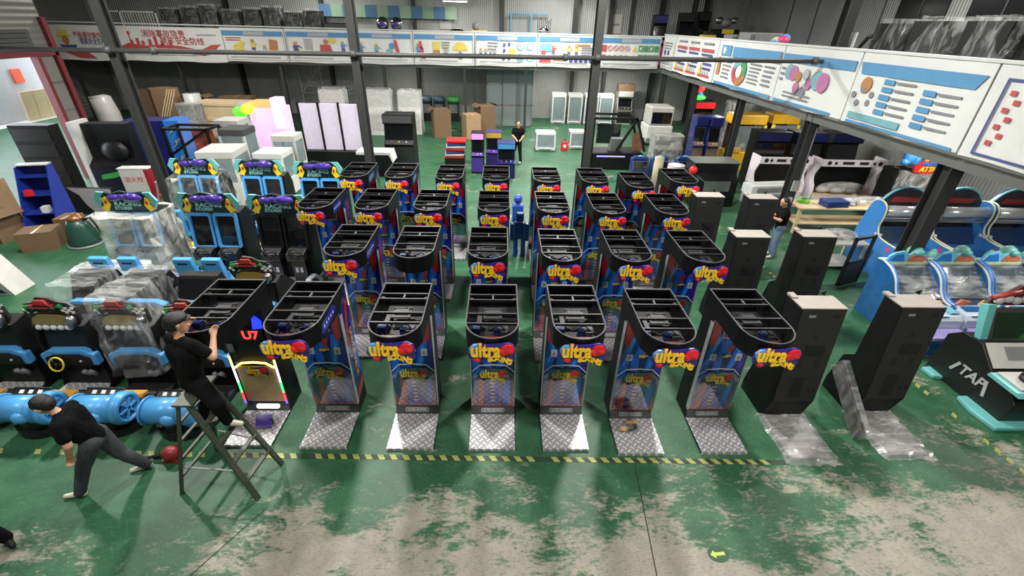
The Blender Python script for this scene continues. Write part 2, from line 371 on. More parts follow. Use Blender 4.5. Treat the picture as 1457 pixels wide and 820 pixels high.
column(-3.72, 13.05, 0, ZR+.9, 'dark steel column left of centre behind the boxing machines')
column(2.42, 13.05, 0, ZR+1, 'dark steel column right of centre behind the boxing machines')
column(8.62, 13.05, 0, ZR+.4, 'dark steel column at the work benches carrying the right mezzanine', .26, .3)
column(8.66, 8.57, 0, 3.22, 'nearest dark steel column under the right mezzanine', .28, .34)
for y in (17.5, 22.0, 26.5): column(8.7, y, 0, 3.22, 'slim post under the right mezzanine')
for x in (-22.4, -17.0, -11.7, -6.3, -2.0, 1.3, 5.2): column(x, 26.9, 0, 3.22, 'slim post under the back mezzanine', .14, .14)
for x in (-16, -10.5, -5.2, 0, 4.4, 6.4, 9.4, 12): column(x, 31.2, 0, ZR, 'dark post on the back wall')
for x in (4.0, 7.2, 10.6): column(x, 29.2, 3.42, ZR, 'dark post standing on the back mezzanine')
# pipe carried by the columns
pp = thing('fire_pipe', 'long grey water pipe clamped across the columns', 'pipe', (0, 12.82, 4.66))
B().cyl((-15.5, 0, -.12), (8.2, 0, .05), .055, n=12).build('pipe_run', M('pipe_grey', (56, 56, 55), .5), pp)
for x in (-13.6, -9.72, -8.6, -3.72, 1.6, 2.42, 8.0): B().cyl((x-.06, 0, .0+x*.007), (x+.06, 0, .0+x*.007), .085, n=12).build('coupling', DGREY, pp)
# steel hangers and lamps
for i, (x, y, w) in enumerate(BAYS):  # includes the lamps added for the banners and walls
    t = thing('high_bay_lamp', 'round high-bay lamp hung out of view under the roof to light the hall', 'lamp', (x, y, BAY_Z), group='high-bay lamps under the roof')
    B().tube([(0, 0, -.28), (0, 0, -.2), (0, 0, 0), (0, 0, .2)], [.31, .3, .14, .09], 20, caps=False).build('shade', DGREY, t); B().cyl((0, 0, .15), (0, 0, 1.4), .012).build('hanger', DGREY, t)
TUBE_M = M('lit_tube', (255, 252, 244), .5, emit=7, var=0)
for (x, y, z, w, L, ax) in TUBES:
    t = thing('tube_lamp', 'slim lit tube lamp under the deck or roof', 'lamp', (x, y, z+.02), 0 if ax else pi/2, group='tube lamps'); B().box(-L/2, L/2, -.05, .05, .0, .05).build('housing', WHITE, t); B().cyl((-L/2+.05, 0, -.02), (L/2-.05, 0, -.02), .018).build('tube', TUBE_M, t)

# ------------------------------------------------------------------ banners along the mezzanine
VINYL = M('white_vinyl', (206, 208, 204), .5, var=.1, vs=1.2, bump=1.0, bs=2.6)
BHEAD = M('banner_blue', (78, 134, 176), .5); BGREY = M('banner_grey', (158, 160, 164), .6); BRED = M('banner_red', (176, 72, 74), .5); BYEL = M('banner_yellow', (206, 188, 84), .5)
BGRN = M('banner_green', (66, 138, 90), .5); BNAV = M('banner_navy', (70, 76, 132), .5); BBRN = M('banner_brown', (168, 116, 70), .5); BTXT = M('banner_text', (120, 122, 130), .6); BTEAL = M('banner_teal', (110, 158, 168), .5); BPNK = M('banner_pink', (170, 104, 146), .5)
BM = [VINYL, BHEAD, BGREY, BRED, BYEL, BGRN, BNAV, BBRN, BTXT, BTEAL, BPNK]
class Poster:
    """flat printed vinyl: local x along the rail, facing local -y, z up from the banner's lower edge"""
    def __init__(s, name, label, loc, w, h, rz=0, cat='banner'):
        s.t = thing(name, label, cat, loc, rz); s.w = w; s.h = h; s.p = B(); s.k = 0
        n = max(4, int(w/.35)); vs = []; fs = []
        for i in range(n+1):
            x = w*i/n; d = .012*sin(i*2.1)+.008*sin(i*5.3)
            vs += [(x, d, .02*sin(i*.9)), (x, d*.4, h), (x, d+.03, .02*sin(i*.9)), (x, d*.4+.03, h)]
        for i in range(n):
            a = 4*i; c = a+4; fs += [(a, c, c+1, a+1), (c+2, a+2, a+3, c+3), (a, a+2, c+2, c), (a+1, c+1, c+3, a+3)]
        fs += [(0, 1, 3, 2), (4*n, 4*n+2, 4*n+3, 4*n+1)]
        B().add(vs, fs).build('sheet', VINYL, s.t)
    def poly(s, pts, mi):
        s.k += 1; y = -.026-.0015*(s.k % 6); s.p.prism(pts, 'y', y, y-.004, mi); return s
    def r(s, x0, x1, z0, z1, mi): return s.poly([(x0, z0), (x1, z0), (x1, z1), (x0, z1)], mi)
    def d(s, x, z, r, mi, rz=None): return s.poly(disc(x, z, r, rz, 14), mi)
    def ring(s, x, z, r, mi, w=.22, slash=True):
        n = 18; o = disc(x, z, r, None, n); i = disc(x, z, r*(1-w), None, n); y = -.03
        vs = [(p[0], y, p[1]) for p in o]+[(p[0], y, p[1]) for p in i]
        s.p.add(vs, [(k, (k+1) % n, n+(k+1) % n, n+k) for k in range(n)], mi)
        if slash: s.poly([(x-r*.7, z+r*.55), (x-r*.55, z+r*.7), (x+r*.7, z-r*.55), (x+r*.55, z-r*.7)], mi)
        return s
    def lines(s, x0, x1, z, n, dz, mi=8, seed=0):
        R = random.Random(seed)
        for k in range(n): s.r(x0, x0+(x1-x0)*R.uniform(.7, 1), z-k*dz, z-k*dz-dz*.42, mi)
        return s
    def fig(s, x, z, h, cm, leg=6):
        """small printed worker: head, body, limbs"""
        s.d(x, z+h*.84, h*.13, 7).d(x, z+h*.93, h*.14, 4, h*.07); s.poly([(x-h*.16, z+h*.34), (x+h*.16, z+h*.34), (x+h*.2, z+h*.7), (x-h*.2, z+h*.7)], cm)
        s.poly([(x-h*.15, z), (x-h*.04, z), (x, z+h*.36), (x-h*.14, z+h*.36)], leg).poly([(x+h*.06, z), (x+h*.2, z), (x+h*.14, z+h*.36), (x, z+h*.36)], leg)
        return s.poly([(x+h*.18, z+h*.66), (x+h*.42, z+h*.5), (x+h*.44, z+h*.58), (x+h*.2, z+h*.74)], cm)
    def head(s, mi=1):
        s.r(.06, s.w-.06, s.h-.34, s.h-.12, mi); s.r(s.w*.36, s.w*.68, s.h-.31, s.h-.15, 2); return s.frame()
    def frame(s, mi=2):
        w, h = s.w, s.h; s.r(.05, .075, .1, h-.34, mi).r(w-.075, w-.05, .1, h-.34, mi).r(.05, w-.05, .09, .11, mi); return s
    def done(s): s.p.build('print', BM, s.t); return s.t
YBN = 26.5
ZB = lambda x: 3.33+.0045*(x+14)
H = 1.52
# two red slogan banners
P = Poster('slogan_banner', 'white slogan banner with a yellow helmet at the left end of the back mezzanine', (-22.95, YBN, 3.22), 3.35, 1.58)
P.d(.95, 1.18, .26, 4, .22).r(.62, 1.3, 1.06, 1.14, 4).d(.98, .92, .17, 7, .2).poly([(.7, .5), (1.3, .5), (1.45, .7), (.6, .7)], 6)
P.poly([(.75, .35), (1.35, .12), (2.2, .1), (1.9, .35), (2.05, .5), (1.5, .55)], 3).done()
text('严格遵守操作规程', .3, BRED, P.t, (2.35, -.035, 1.13)).scale = (.75, 1, 1); text('提高安全生产意识', .3, BNAV, P.t, (2.5, -.035, .86)).scale = (.7, 1, 1)
P = Poster('slogan_banner', 'white slogan banner with a red city skyline ribbon on the back mezzanine', (-19.5, YBN, 3.25), 5.3, 1.56)
P.poly([(.1, .62), (.6, .82), (1.4, .7), (2.2, .78), (3.2, .72), (4.1, .55), (4.7, .8), (5.2, .84), (4.9, .62), (4.75, .45), (4.2, .3), (3.4, .42), (2.4, .55), (1.4, .4), (.7, .52)], 3)
for i, (x, h) in enumerate([(.7, .22), (1.0, .3), (1.25, .18), (1.6, .26), (1.9, .4), (2.2, .2), (2.6, .25)]): P.r(x, x+.16, .74, .74+h, 3)
P.r(.72, .77, .8, 1.25, 3).d(.745, 1.26, .08, 3); P.lines(4.1, 5.1, 1.28, 1, .14, 2).lines(.4, 4.9, .34, 1, .1, 2, 3); P.done()
text('消除事故隐患', .36, BRED, P.t, (2.45, -.035, 1.24)); text('筑牢安全防线', .36, BRED, P.t, (3.3, -.035, .93))
# seven safety posters
PX = [-14.2, -11.0, -7.75, -4.56, -1.4, 1.84, 5.02, 8.24]
PL = ['safety poster panel with a small yellow dog and an orange chair, left end', 'safety poster panel with a red cabinet and a yellow speech bubble', 'safety poster panel with a red hose and blue worker, half behind the column',
      'safety poster panel with a yellow dome and an orange box', 'safety poster panel with a yellow star and four round vignettes', 'safety poster panel with red blocks and a row of blue discs', 'safety poster panel with prohibition rings and green exit squares']
for i in range(7):
    w = PX[i+1]-PX[i]-.04; P = Poster('safety_poster', PL[i], (PX[i], YBN, ZB(PX[i])), w, H); P.head(); P.lines(.25, w-.25, .24, 1, .12, 2, i)
    if i == 0: P.lines(.2, 1.0, 1.1, 2, .1, 3).d(.75, .62, .26, 4, .2).d(.95, .85, .13, 4).fig(1.5, .45, .6, 4).poly([(2.3, .4), (2.7, .4), (2.75, 1.0), (2.35, 1.05)], 7).fig(2.05, .35, .45, 2)
    if i == 1: P.fig(.45, .3, .7, 6).r(.35, .65, .5, .7, 4).r(.9, 1.3, .6, 1.1, 2).poly([(1.65, .45), (2.3, .45), (2.2, .85), (1.7, .85)], 3).d(2.0, .98, .12, 7).d(2.35, 1.05, .2, 4, .13).fig(2.85, .5, .55, 1)
    if i == 2: P.lines(.2, .5, .9, 3, .12, 3).fig(.5, .4, .6, 1).fig(1.3, .4, .55, 9).poly([(2.3, .35), (2.55, .3), (2.35, 1.1), (2.2, 1.15)], 3).d(2.1, .85, .15, 1).d(1.95, .55, .18, 9)
    if i == 3: P.r(1.0, 1.35, .55, 1.08, 4).r(1.0, 1.35, .55, .7, 7).poly([(2.05, .7)]+[(2.4+.38*cos(pi*k/10), .72+.36*sin(pi*k/10)) for k in range(11)][::-1], 4).fig(2.4, .3, .42, 1).fig(1.65, .4, .5, 2).poly([(.35, .3), (.6, .28), (.42, 1.08), (.28, 1.1)], 3).fig(.25, .4, .6, 1).lines(1.45, 1.9, 1.08, 3, .12)
    if i == 4:
        for (x, z) in ((2.35, .95), (2.85, .95), (2.35, .42), (2.85, .42)): P.d(x, z, .2, 9).d(x, z, .14, 0).fig(x-.03, z-.12, .24, 7)
        P.poly([(1.92+.22*(1 if k % 2 else .65)*cos(k*pi/8), .68+.22*(1 if k % 2 else .65)*sin(k*pi/8)) for k in range(16)], 4)
        for (x, z) in ((1.45, .92), (1.7, .95), (1.42, .3), (1.7, .3), (1.45, .66)): P.r(x, x+.12, z, z+.15, 6)
        for x in (.3, .55, .8, 1.0): P.fig(x, .5, .34, 2)
        P.lines(.65, 1.2, 1.1, 3, .14)
    if i == 5:
        P.r(.1, .75, .72, 1.08, 9).r(.1, .7, .22, .55, 3).d(.3, .65, .12, 3)
        for x in (.8, 1.6, 2.0): P.fig(x, .55, .5, 3 if x < 1 else 4)
        P.r(1.9, 2.7, 1.0, 1.08, 7).lines(2.25, 2.9, .95, 4, .11)
        for k in range(5): P.d(1.75+k*.26, .32, .1, 6)
        P.poly([(.8, .3), (1.5, .32), (1.45, .42), (.9, .45)], 7)
    if i == 6:
        P.r(.15, .38, .78, 1.08, 3)
        for k in range(4): P.ring(.56+k*.3, .93, .13, 3).ring(.56+k*.3, .5, .13, 3)
        P.poly([(1.72, .8), (1.98, .8), (1.85, 1.05)], 4).poly([(1.72, .4), (1.98, .4), (1.85, .65)], 4).r(.15, .38, .38, .64, 3)
        for k in range(4): P.r(2.05+k*.27, 2.28+k*.27, .8, 1.08, 5).r(2.05+k*.27, 2.28+k*.27, .38, .66, 5).poly([(2.1+k*.27, .88), (2.18+k*.27, .85), (2.22+k*.27, 1.0), (2.14+k*.27, 1.02)], 0)
    P.done()
# boards along the right mezzanine (face the hall)
XBN = 8.33
RB = [(26.45, 24.6, 'narrow white notice board at the inner corner of the mezzanine'), (24.56, 19.6, 'long chart board with red and blue bars and yellow triangles on the right mezzanine'), (19.56, 14.95, 'board with a green and orange ring diagram on the right mezzanine'),
      (14.9, 11.62, 'crumpled board with blue and pink overlapping circles on the right mezzanine'), (11.58, 8.3, 'crumpled board with two columns of blue tags on the right mezzanine'), (8.26, 3.6, 'nearest crumpled board with a dark blue outlined square on the right mezzanine')]
for i, (ya, yb, lb) in enumerate(RB):
    w = ya-yb; P = Poster('chart_board', lb, (XBN, ya, 3.5), w, 1.5, -pi/2); h = 1.5
    if i == 0: P.frame(8).lines(.3, 1.5, 1.2, 3, .12); [P.ring(.35+.35*k, .35, .14, 6, .3, False) for k in range(4)]; P.d(.5, .75, .12, 6).d(1.0, .75, .12, 6)
    if i == 1:
        for k in range(3):
            x = .4+k*1.5; P.r(x, x+1.2, 1.02, 1.14, 3).r(x+.05, x+1.15, .88, .96, 6).r(x+.35, x+1.2, .55, .64, 6).r(x+.35, x+1.2, .38, .47, 6).poly([(x, .2), (x+.3, .2), (x+.15, .62)], 4).r(x, x+1.2, .12, .2, 3).lines(x+.1, x+1.1, 1.34, 1, .1)
            for q in range(6): P.d(x+.15+q*.18, 1.32, .05, 8)
            for q in range(3): P.fig(x+.5+q*.25, .2, .16, 2)
    if i == 2:
        P.r(1.3, w-.05, 1.0, 1.32, 1).r(.35, 1.15, 1.0, 1.35, 1).d(.6, 1.18, .12, 0); text('', .1, BTXT, P.t, (0, 0, 0)) if 0 else None
        for k in range(24):
            a = 2*pi*k/24; P.d(2.1+.42*cos(a), .58+.32*sin(a), .12, (5, 9, 3, 7)[k//6])
        P.d(2.1, .58, .2, 0).lines(.7, 1.4, .85, 5, .13).lines(2.8, 3.6, .9, 6, .11).r(.2, w-.1, .02, .12, 1).poly([(.2, .35), (.5, .35), (.45, .95), (.25, .95)], 7)
        P.r(3.7, w-.15, .1, .95, 2) if 0 else P.lines(3.75, 4.4, .9, 5, .13)
    if i == 3:
        P.r(.06, w-.06, 1.08, 1.3, 1).d(.55, .85, .2, 9).d(.78, .83, .2, 10).d(1.95, .75, .24, 9).d(2.2, .72, .24, 10).lines(.1, .3, .95, 3, .14)
        for k in range(5): a = 2*pi*k/5; P.d(1.3+.3*cos(a), .62+.24*sin(a), .14, (10, 2, 7, 10, 8)[k])
        P.lines(.5, 1.9, .34, 2, .1).r(.1, w-.4, .03, .1, 1)
    if i == 4:
        P.poly([(.06, 1.3), (w-.06, 1.3), (w-.2, 1.06), (.16, 1.06)], 1).d(.45, .85, .17, 7)
        for k in range(5): a = 2*pi*k/5+.5; P.d(.45+.3*cos(a), .6+.15*sin(a), .07, 8)
        for k in range(5): P.r(.95, 1.25, .92-k*.15, 1.02-k*.15, 1).lines(1.3, 1.85, 1.0-k*.15, 1, .1).r(2.05, 2.35, .84-k*.15, .94-k*.15, 1).lines(2.4, 2.95, .92-k*.15, 1, .1)
        P.r(.2, 1.8, .12, .26, 9).r(.2, w-.1, .02, .08, 1)
    if i == 5:
        for (a, c, d2, e) in ((.25, 1.85, .08, .12), (.25, 1.85, 1.26, 1.3), (.25, .29, .08, 1.3), (1.81, 1.85, .08, 1.3), (2.0, 3.8, .08, .12), (2.0, 3.8, 1.26, 1.3), (2.0, 2.04, .08, 1.3)): P.r(a, c, d2, e, 6)
        for k in range(7): P.r(.4+.12*(k % 2), .5+.12*(k % 2), 1.05-k*.13, 1.13-k*.13, 3)
        P.d(1.3, .55, .3, 2, .25).d(1.2, .5, .2, 7, .14).lines(2.2, 3.4, 1.1, 6, .14)
    P.done()
# white rail tops over the banners
struct(B().box(-22.9, 8.45, YBN-.03, YBN+.12, 4.9, 4.95).box(8.3, 8.45, -4, YBN, 5.0, 5.05).build('trim_1', M('rail_white', (196, 198, 196), .5)), 'white capping rail above the banners')

# ------------------------------------------------------------------ floor markings
def hazard(label, p, q, w=.085, gone=.06, strip=True):
    p = Vector(p); q = Vector(q); L = (q-p).length; a = math.atan2(q.y-p.y, q.x-p.x)
    t = thing('hazard_tape', label, 'tape', (p.x, p.y, 0), a); B().box(0, L, -w/2, w/2, 0, .0025).build('black_strip', M('tape_black', (36, 56, 40), .6, var=.6, vs=7), t) if strip else None
    me = B().prism([(0, -w/2), (.085, -w/2), (.03, w/2), (-.055, w/2)], 'z', .0025, .0045).mesh('stripe', M('tape_yellow', (152, 156, 84), .6, var=.5, vs=14))
    R = random.Random(3)
    for k in range(int(L/.178)-1):
        if R.random() < gone: continue
        o = bpy.data.objects.new('stripe', me); COL.objects.link(o); o.parent = t; o.location = (.08+k*.178, 0, 0)
hazard('black and yellow hazard tape along the front of the machine rows', (-3.9, 4.45), (4.2, 4.32)); hazard('faded remains of hazard tape in front of the kiddie racers', (-8.4, 4.55), (-3.9, 4.45), gone=.5, strip=False); hazard('faded hazard tape running into the hall at far right', (7.55, 3.9), (7.38, 6.6), gone=.35, strip=False); hazard('worn hazard tape along the aisle beside the bare black cabinets', (7.0, 7.0), (6.9, 11), gone=.6, strip=False)
t = thing('arrow_sticker', 'worn dark floor sticker with a yellow-green arrow', 'sticker', (2.63, 3.02, 0), .1)
B().prism(disc(0, 0, .13, .1, 18), 'z', 0, .002).build('sticker_base', M('sticker_dark', (52, 84, 62), .7, var=.4, vs=20), t); B().prism([(-.1, 0), (-.04, .05), (-.04, .02), (.08, .02), (.08, -.02), (-.04, -.02), (-.04, -.05)], 'z', .002, .004).build('arrow', M('arrow_green', (178, 200, 90), .5), t)
# ------------------------------------------------------------------ boxing machines
ARTB = M('art_navy', (12, 20, 96), .12, var=.5, vs=3, coat=.3); ARTL = M('art_blue', (20, 92, 210), .12, var=.25, vs=5, coat=.3); ARTC = M('art_light_blue', (44, 142, 236), .12, coat=.3)
ARTR = M('art_red', (170, 28, 38), .12, coat=.3); ARTD = M('art_dark', (10, 10, 24), .15, var=0, coat=.3); ARTY = M('art_mustard', (206, 176, 62), .12, coat=.6); ARTP = M('art_violet', (44, 40, 150), .12, var=.3, coat=.3); ARTW = M('art_white', (214, 216, 222), .2, coat=.5)
HOODM = M('hood_black', (8, 8, 9), .45, var=.2, spec=.25); KICK = M('kick_grey', (72, 73, 74), .45); MECH = M('mechanism_grey', (52, 53, 55), .45, metal=.3)
SIGNB = M('sign_violet', (44, 36, 132), .35, var=.2); SIGNY = M('sign_yellow', (244, 206, 52), .3, var=.08); SIGNO = M('sign_ochre', (196, 128, 40), .4); SIGNC = M('sign_sky', (68, 156, 216), .3); GLOVE = M('glove_red', (206, 30, 40), .22, var=.15)
def shield_mat():
    m = bpy.data.materials.new('mirror_acrylic'); m.use_nodes = True; nt = m.node_tree; nt.nodes.clear(); o = nt.nodes.new('ShaderNodeOutputMaterial'); x = nt.nodes.new('ShaderNodeMixShader'); a = nt.nodes.new('ShaderNodeBsdfTransparent'); g = nt.nodes.new('ShaderNodeBsdfGlossy'); g.inputs['Roughness'].default_value = .04; x.inputs[0].default_value = .23
    nt.links.new(a.outputs[0], x.inputs[1]); nt.links.new(g.outputs[0], x.inputs[2]); nt.links.new(x.outputs[0], o.inputs[0]); return m
SHIELD = shield_mat()
def fy(z): return -.305-(z-.17)*.0234       # front panel lean
def boxing_sign(par, y, z, scale=1.0, dull=False, name='sign'):
    """cut-out logo board: sky disc, red glove, yellow lettering, facing -y"""
    bp = [(-.285, -.02), (-.27, .06), (-.22, .115), (-.15, .13), (-.05, .115), (.06, .125), (.13, .135), (.2, .145), (.265, .11), (.29, .04), (.275, -.03), (.285, -.09), (.24, -.145), (.17, -.155), (.08, -.125), (-.02, -.105), (-.08, -.1), (-.13, -.145), (-.19, -.15), (-.22, -.1), (-.265, -.075)]
    S = lambda P: [(p[0]*scale, p[1]*scale) for p in P]
    T = Matrix.Translation((0, y, z)); th = .022*scale
    sg = B().prism(S(bp), 'y', 0, -th).build(name, ARTD if dull else SIGNB, par, (0, y, z))
    b = B(); b.prism(S(disc(-.19, .045, .078)), 'y', -th, -th*1.5, 0)
    if not dull: b.ball((-.19*scale, -th*1.4, .045*scale), (.07*scale, .006*scale, .07*scale), mi=0)
    b.build('sky_disc', SIGNC if not dull else ARTC, sg)
    g = B(); g.ball((.19*scale, -th*1.4, .055*scale), (.085*scale, .022*scale, .08*scale)); g.ball((.215*scale, -th*1.9, .04*scale), (.05*scale, .02*scale, .035*scale), rot=(0, .5, 0)); g.ball((.13*scale, -th*1.8, .02*scale), (.035*scale, .025*scale, .05*scale), rot=(0, -.5, 0))
    g.build('red_glove', GLOVE if not dull else ARTR, sg)
    g = B(); g.ball((-.17*scale, -th*1.4, -.1*scale), (.038*scale, .02*scale, .034*scale)); g.ball((-.2*scale, -th*1.5, -.09*scale), (.018*scale, .016*scale, .022*scale)); g.build('small_glove', GLOVE if not dull else ARTD, sg)
    ym, om = (SIGNY, SIGNO) if not dull else (ARTY, ARTD)
    text('ultra', .19*scale, om, sg, (-.07*scale, -th*1.5, .038*scale), ext=.004*scale, off=.0115*scale, name='lettering_outline').scale = (1, 1.35, 1); text('ultra', .19*scale, ym, sg, (-.07*scale, -th*1.8, .038*scale), ext=.009*scale, off=.0055*scale).scale = (1, 1.35, 1)
    for i, ch in enumerate('BOXING'):
        u = i/5.0; x = (-.02+.23*u)*scale; zz = (-.086-.045*u+.03*sin(pi*u))*scale
        for (mm, d, of) in ((om, 1.2, .009), (ym, 1.7, .004)): text(ch, .092*scale, mm, sg, (x, -th*d, zz), (pi/2, RD(16*u-2), 0), ext=.005*scale, off=of*scale, name='letter')
    return sg
def boxing_machine(label):
    t = thing('boxing_machine', label, 'arcade machine')
    B().box(-.33, .33, -1.03, .1, 0, .035).build('platform', BLK2, t)
    B().box(-.335, .335, -1.05, -.365, .035, .05).box(-.335, .335, -1.055, -1.04, .004, .05).build('tread_plate', TREAD, t)
    # body: leaning slab, then the open hood on top
    B().prism([(.1, .035), (-.37, .035), (-.295, .17), (fy(1.94)+.008, 1.94), (-.03, 1.94), (-.03, 2.18), (0, 2.2), (.012, 1.6), (.1, .3)], 'x', -.328, .328).build('body', BLK, t, bevel=.006)
    k = B().add([(-.33, -.378, .05), (.33, -.378, .05), (.33, -.305, .175), (-.33, -.305, .175)], [(0, 1, 2, 3)]).box(-.33, .33, -.31, -.29, .165, .18).build('kick_plate', KICK, t)
    a = math.atan2(.125, .073); ky = -.3425
    o = B(); P0 = rrect(0, 0, .36, .06, .02); P1 = rrect(0, 0, .345, .045, .015); n = len(P0)
    o.add([(p[0], p[1], 0) for p in P0]+[(p[0], p[1], 0) for p in P1], [(i, (i+1) % n, n+(i+1) % n, n+i) for i in range(n)]).build('plaque_outline', ARTW, k, (0, ky-.001, .111), (a, 0, 0))
    text('ULTRA BOXING', .042, ARTW, k, (0, ky-.002, .111), (a, 0, 0), ext=.0015, off=.0012)
    # hood: U-shaped open tray
    def U(s, n=14):
        P = [(-.33*s, 0), (-.33*s, -.93)]
        P += [(-.33*s*cos(pi*i/n), -.93-.35*(s if s < 1 else 1)*sin(pi*i/n)) for i in range(1, n)]
        return P+[(.33*s, -.93), (.33*s, 0)]
    O = U(1); I = U(.945); n = len(O); zb, zt = 1.935, 2.2
    vs = [(p[0], p[1], zb) for p in O]+[(p[0], p[1], zt) for p in O]+[(p[0], p[1], zb+.02) for p in I]+[(p[0], p[1], zt) for p in I]
    fs = []
    for i in range(n-1): fs += [(i, i+1, n+i+1, n+i), (n+i, n+i+1, 3*n+i+1, 3*n+i), (3*n+i, 3*n+i+1, 2*n+i+1, 2*n+i)]
    fs += [list(range(n))[::-1], [2*n+i for i in range(n)]]
    h = B().add(vs, fs).box(-.33, .33, -.03, 0, 1.935, 2.2).build('hood', HOODM, t)
    B().tube([(p[0]*.985, p[1]*.997, zt+.004) for p in O], .0085, 6).box(-.33, .33, -.022, 0, zt, zt+.01).build('rim', RIM, h)
    for y in (-.27, -.40, -.73, -.95): B().box(-.318, .318, y-.012, y+.012, zt-.03, zt).box(-.318, .318, y-.012, y-.009, zt-.001, zt+.003, 1).build('cross_bar', [BLK2, RIM], t)
    B().box(-.01, .01, -.4, -.27, zt-.03, zt-.002).build('bar_stub', RIM, t)
    for s in (-1, 1): B().prism([(s*.315, -.27), (s*.315, -.4), (s*.2, -.4)], 'z', zt-.05, zt-.03).build('gusset', MECH, t)
    m = B().box(-.12, .12, -.68, -.44, 2.07, 2.085).box(-.09, .09, -.62, -.5, 2.085, 2.1).box(-.2, -.14, -.8, -.5, 1.96, 2.05).box(.1, .2, -.9, -.76, 1.96, 2.03).build('mechanism', MECH, t)
    m = B(); m.tube([(-.25, -.55, 1.97), (-.2, -.75, 2.06), (-.05, -.85, 2.02), (.1, -.8, 2.07), (.24, -.9, 1.98)], .012, 6).tube([(-.22, -.9, 1.98), (-.1, -1.05, 2.03), (.12, -1.1, 1.98), (.2, -1.0, 2.04)], .01, 6).build('wiring', BLK2, t)
    B().box(-.18, .18, -1.06, -.98, 1.95, 2.02).build('lamp_box', M('dark_red_lens', (92, 22, 26), .25), t); B().box(-.26, -.16, -.86, -.78, 1.96, 2.05).build('driver_box', M('electronics_blue', (30, 46, 100), .4), t); B().box(.02, .1, -.88, -.8, 1.96, 2.04).build('driver_box', M('electronics_blue', (30, 46, 100), .4), t)
    B().box(-.12, .02, -.55, -.5, 2.1, 2.104).build('paper_tag', OFFW, t) if 0 else None
    # front artwork
    def q(pts, mi, lay=1): pb.add([(x, fy(z)-.0025-.0012*lay, z) for (x, z) in pts], [list(range(len(pts)))], mi)
    fp = B().add([(-.326, fy(.17), .18), (.326, fy(.17), .18), (.326, fy(1.93), 1.93), (-.326, fy(1.93), 1.93)], [(0, 1, 2, 3)]).build('front_panel', ARTB, t)
    pb = B()
    for (pts, mi, lay) in [
        ([(-.3, .62), (-.18, 1.0), (-.27, 1.3), (-.31, 1.1)], 1, 1), ([(-.14, .98), (-.02, .95), (-.05, 1.5), (-.17, 1.62)], 1, 1), ([(-.3, 1.25), (-.2, 1.05), (-.08, 1.42), (-.2, 1.75)], 0, 1), ([(.05, .97), (.16, .98), (.26, 1.5), (.14, 1.55)], 1, 1),
        ([(.18, .95), (.31, .9), (.31, 1.45), (.24, 1.3)], 4, 1), ([(-.09, 1.3), (.06, 1.3), (.02, 1.7), (-.06, 1.7)], 0, 2), ([(-.3, 1.5), (-.22, 1.4), (-.16, 1.86), (-.3, 1.9)], 3, 2), ([(.2, 1.4), (.28, 1.5), (.3, 1.88), (.18, 1.8)], 3, 2), ([(-.02, 1.42), (.1, 1.5), (.03, 1.28)], 3, 3),
        ([(-.23, .2), (-.15, .2), (-.12, .82), (-.2, .82)], 3, 2), ([(.16, .22), (.27, .22), (.25, .8), (.18, .8)], 0, 2), ([(.26, .2), (.315, .2), (.31, .5)], 3, 2), ([(-.315, .2), (-.24, .2), (-.31, .45)], 3, 2),
        ([(-.12, .2), (.13, .2), (.13, .55), (.08, .72), (-.07, .72), (-.12, .55)], 4, 1), ([(-.326, .18), (.326, .18), (.326, .205), (-.326, .205)], 3, 4),
        ([(-.27, 1.08), (-.24, 1.08), (-.13, 1.6), (-.19, 1.6)], 2, 2), ([(.09, 1.0), (.13, 1.0), (.2, 1.35), (.17, 1.4)], 2, 2)]: q(pts, mi, lay)
    for k in range(6): z = .27+k*.073; q([(-.035, z), (.035, z+.004), (.03, z+.024), (-.01, z+.032), (-.04, z+.02)], 5, 3)
    A = [(-.326, .86), (-.2, .995), (0, 1.01), (.2, .995), (.326, .86)]
    for i in range(4):
        (x0, z0), (x1, z1) = A[i], A[i+1]; q([(x0, z0), (x1, z1), (x1, z1+.022), (x0, z0+.022)], 6, 4)
    pb.build('artwork', [ARTL, ARTL, ARTC, ARTR, ARTP, ARTY, ARTW], fp)
    boxing_sign(fp, fy(.83)-.006, .83, .78, True, 'printed_logo')
    B().add([(-.315, fy(.2)-.034, .205), (.315, fy(.2)-.034, .205), (.315, fy(.84)-.034, .84), (.19, fy(.97)-.034, .97), (-.19, fy(.97)-.034, .97), (-.315, fy(.84)-.034, .84)], [list(range(6))]).build('acrylic_shield', SHIELD, t)
    for s in (-1, 1): B().add([(s*.32, fy(.17)-.008, .18), (s*.333, fy(.17)-.008, .18), (s*.333, fy(1.9)-.008, 1.9), (s*.32, fy(1.9)-.008, 1.9)], [(0, 1, 2, 3)]).box(min(s*.326, s*.333), max(s*.326, s*.333), fy(1.0)-.03, fy(1.0)+.05, .2, 1.85).build('edge_trim', MSIL, t)
    d = B().box(-.14, .14, fy(1.68)-.02, fy(1.68), 1.62, 1.76).build('score_display', M('display_dark_red', (58, 10, 16), .1, coat=1), t)
    o = B(); P0 = rrect(0, 1.69, .31, .17, .03); P1 = rrect(0, 1.69, .29, .15, .02); n = len(P0)
    o.add([(p[0], fy(1.69)-.024, p[1]) for p in P0]+[(p[0], fy(1.69)-.024, p[1]) for p in P1], [(i, (i+1) % n, n+(i+1) % n, n+i) for i in range(n)]).build('display_frame', MSIL, d)
    for s in (-1, 1): B().box(s*.19-.045, s*.19+.045, fy(1.24)-.02, fy(1.24), 1.19, 1.31).box(s*.19-.012, s*.19+.012, fy(1.24)-.026, fy(1.24)-.018, 1.22, 1.27, 1).build('coin_slot', [M('pale_grey_plastic', (186, 192, 198), .35), GREY], t)
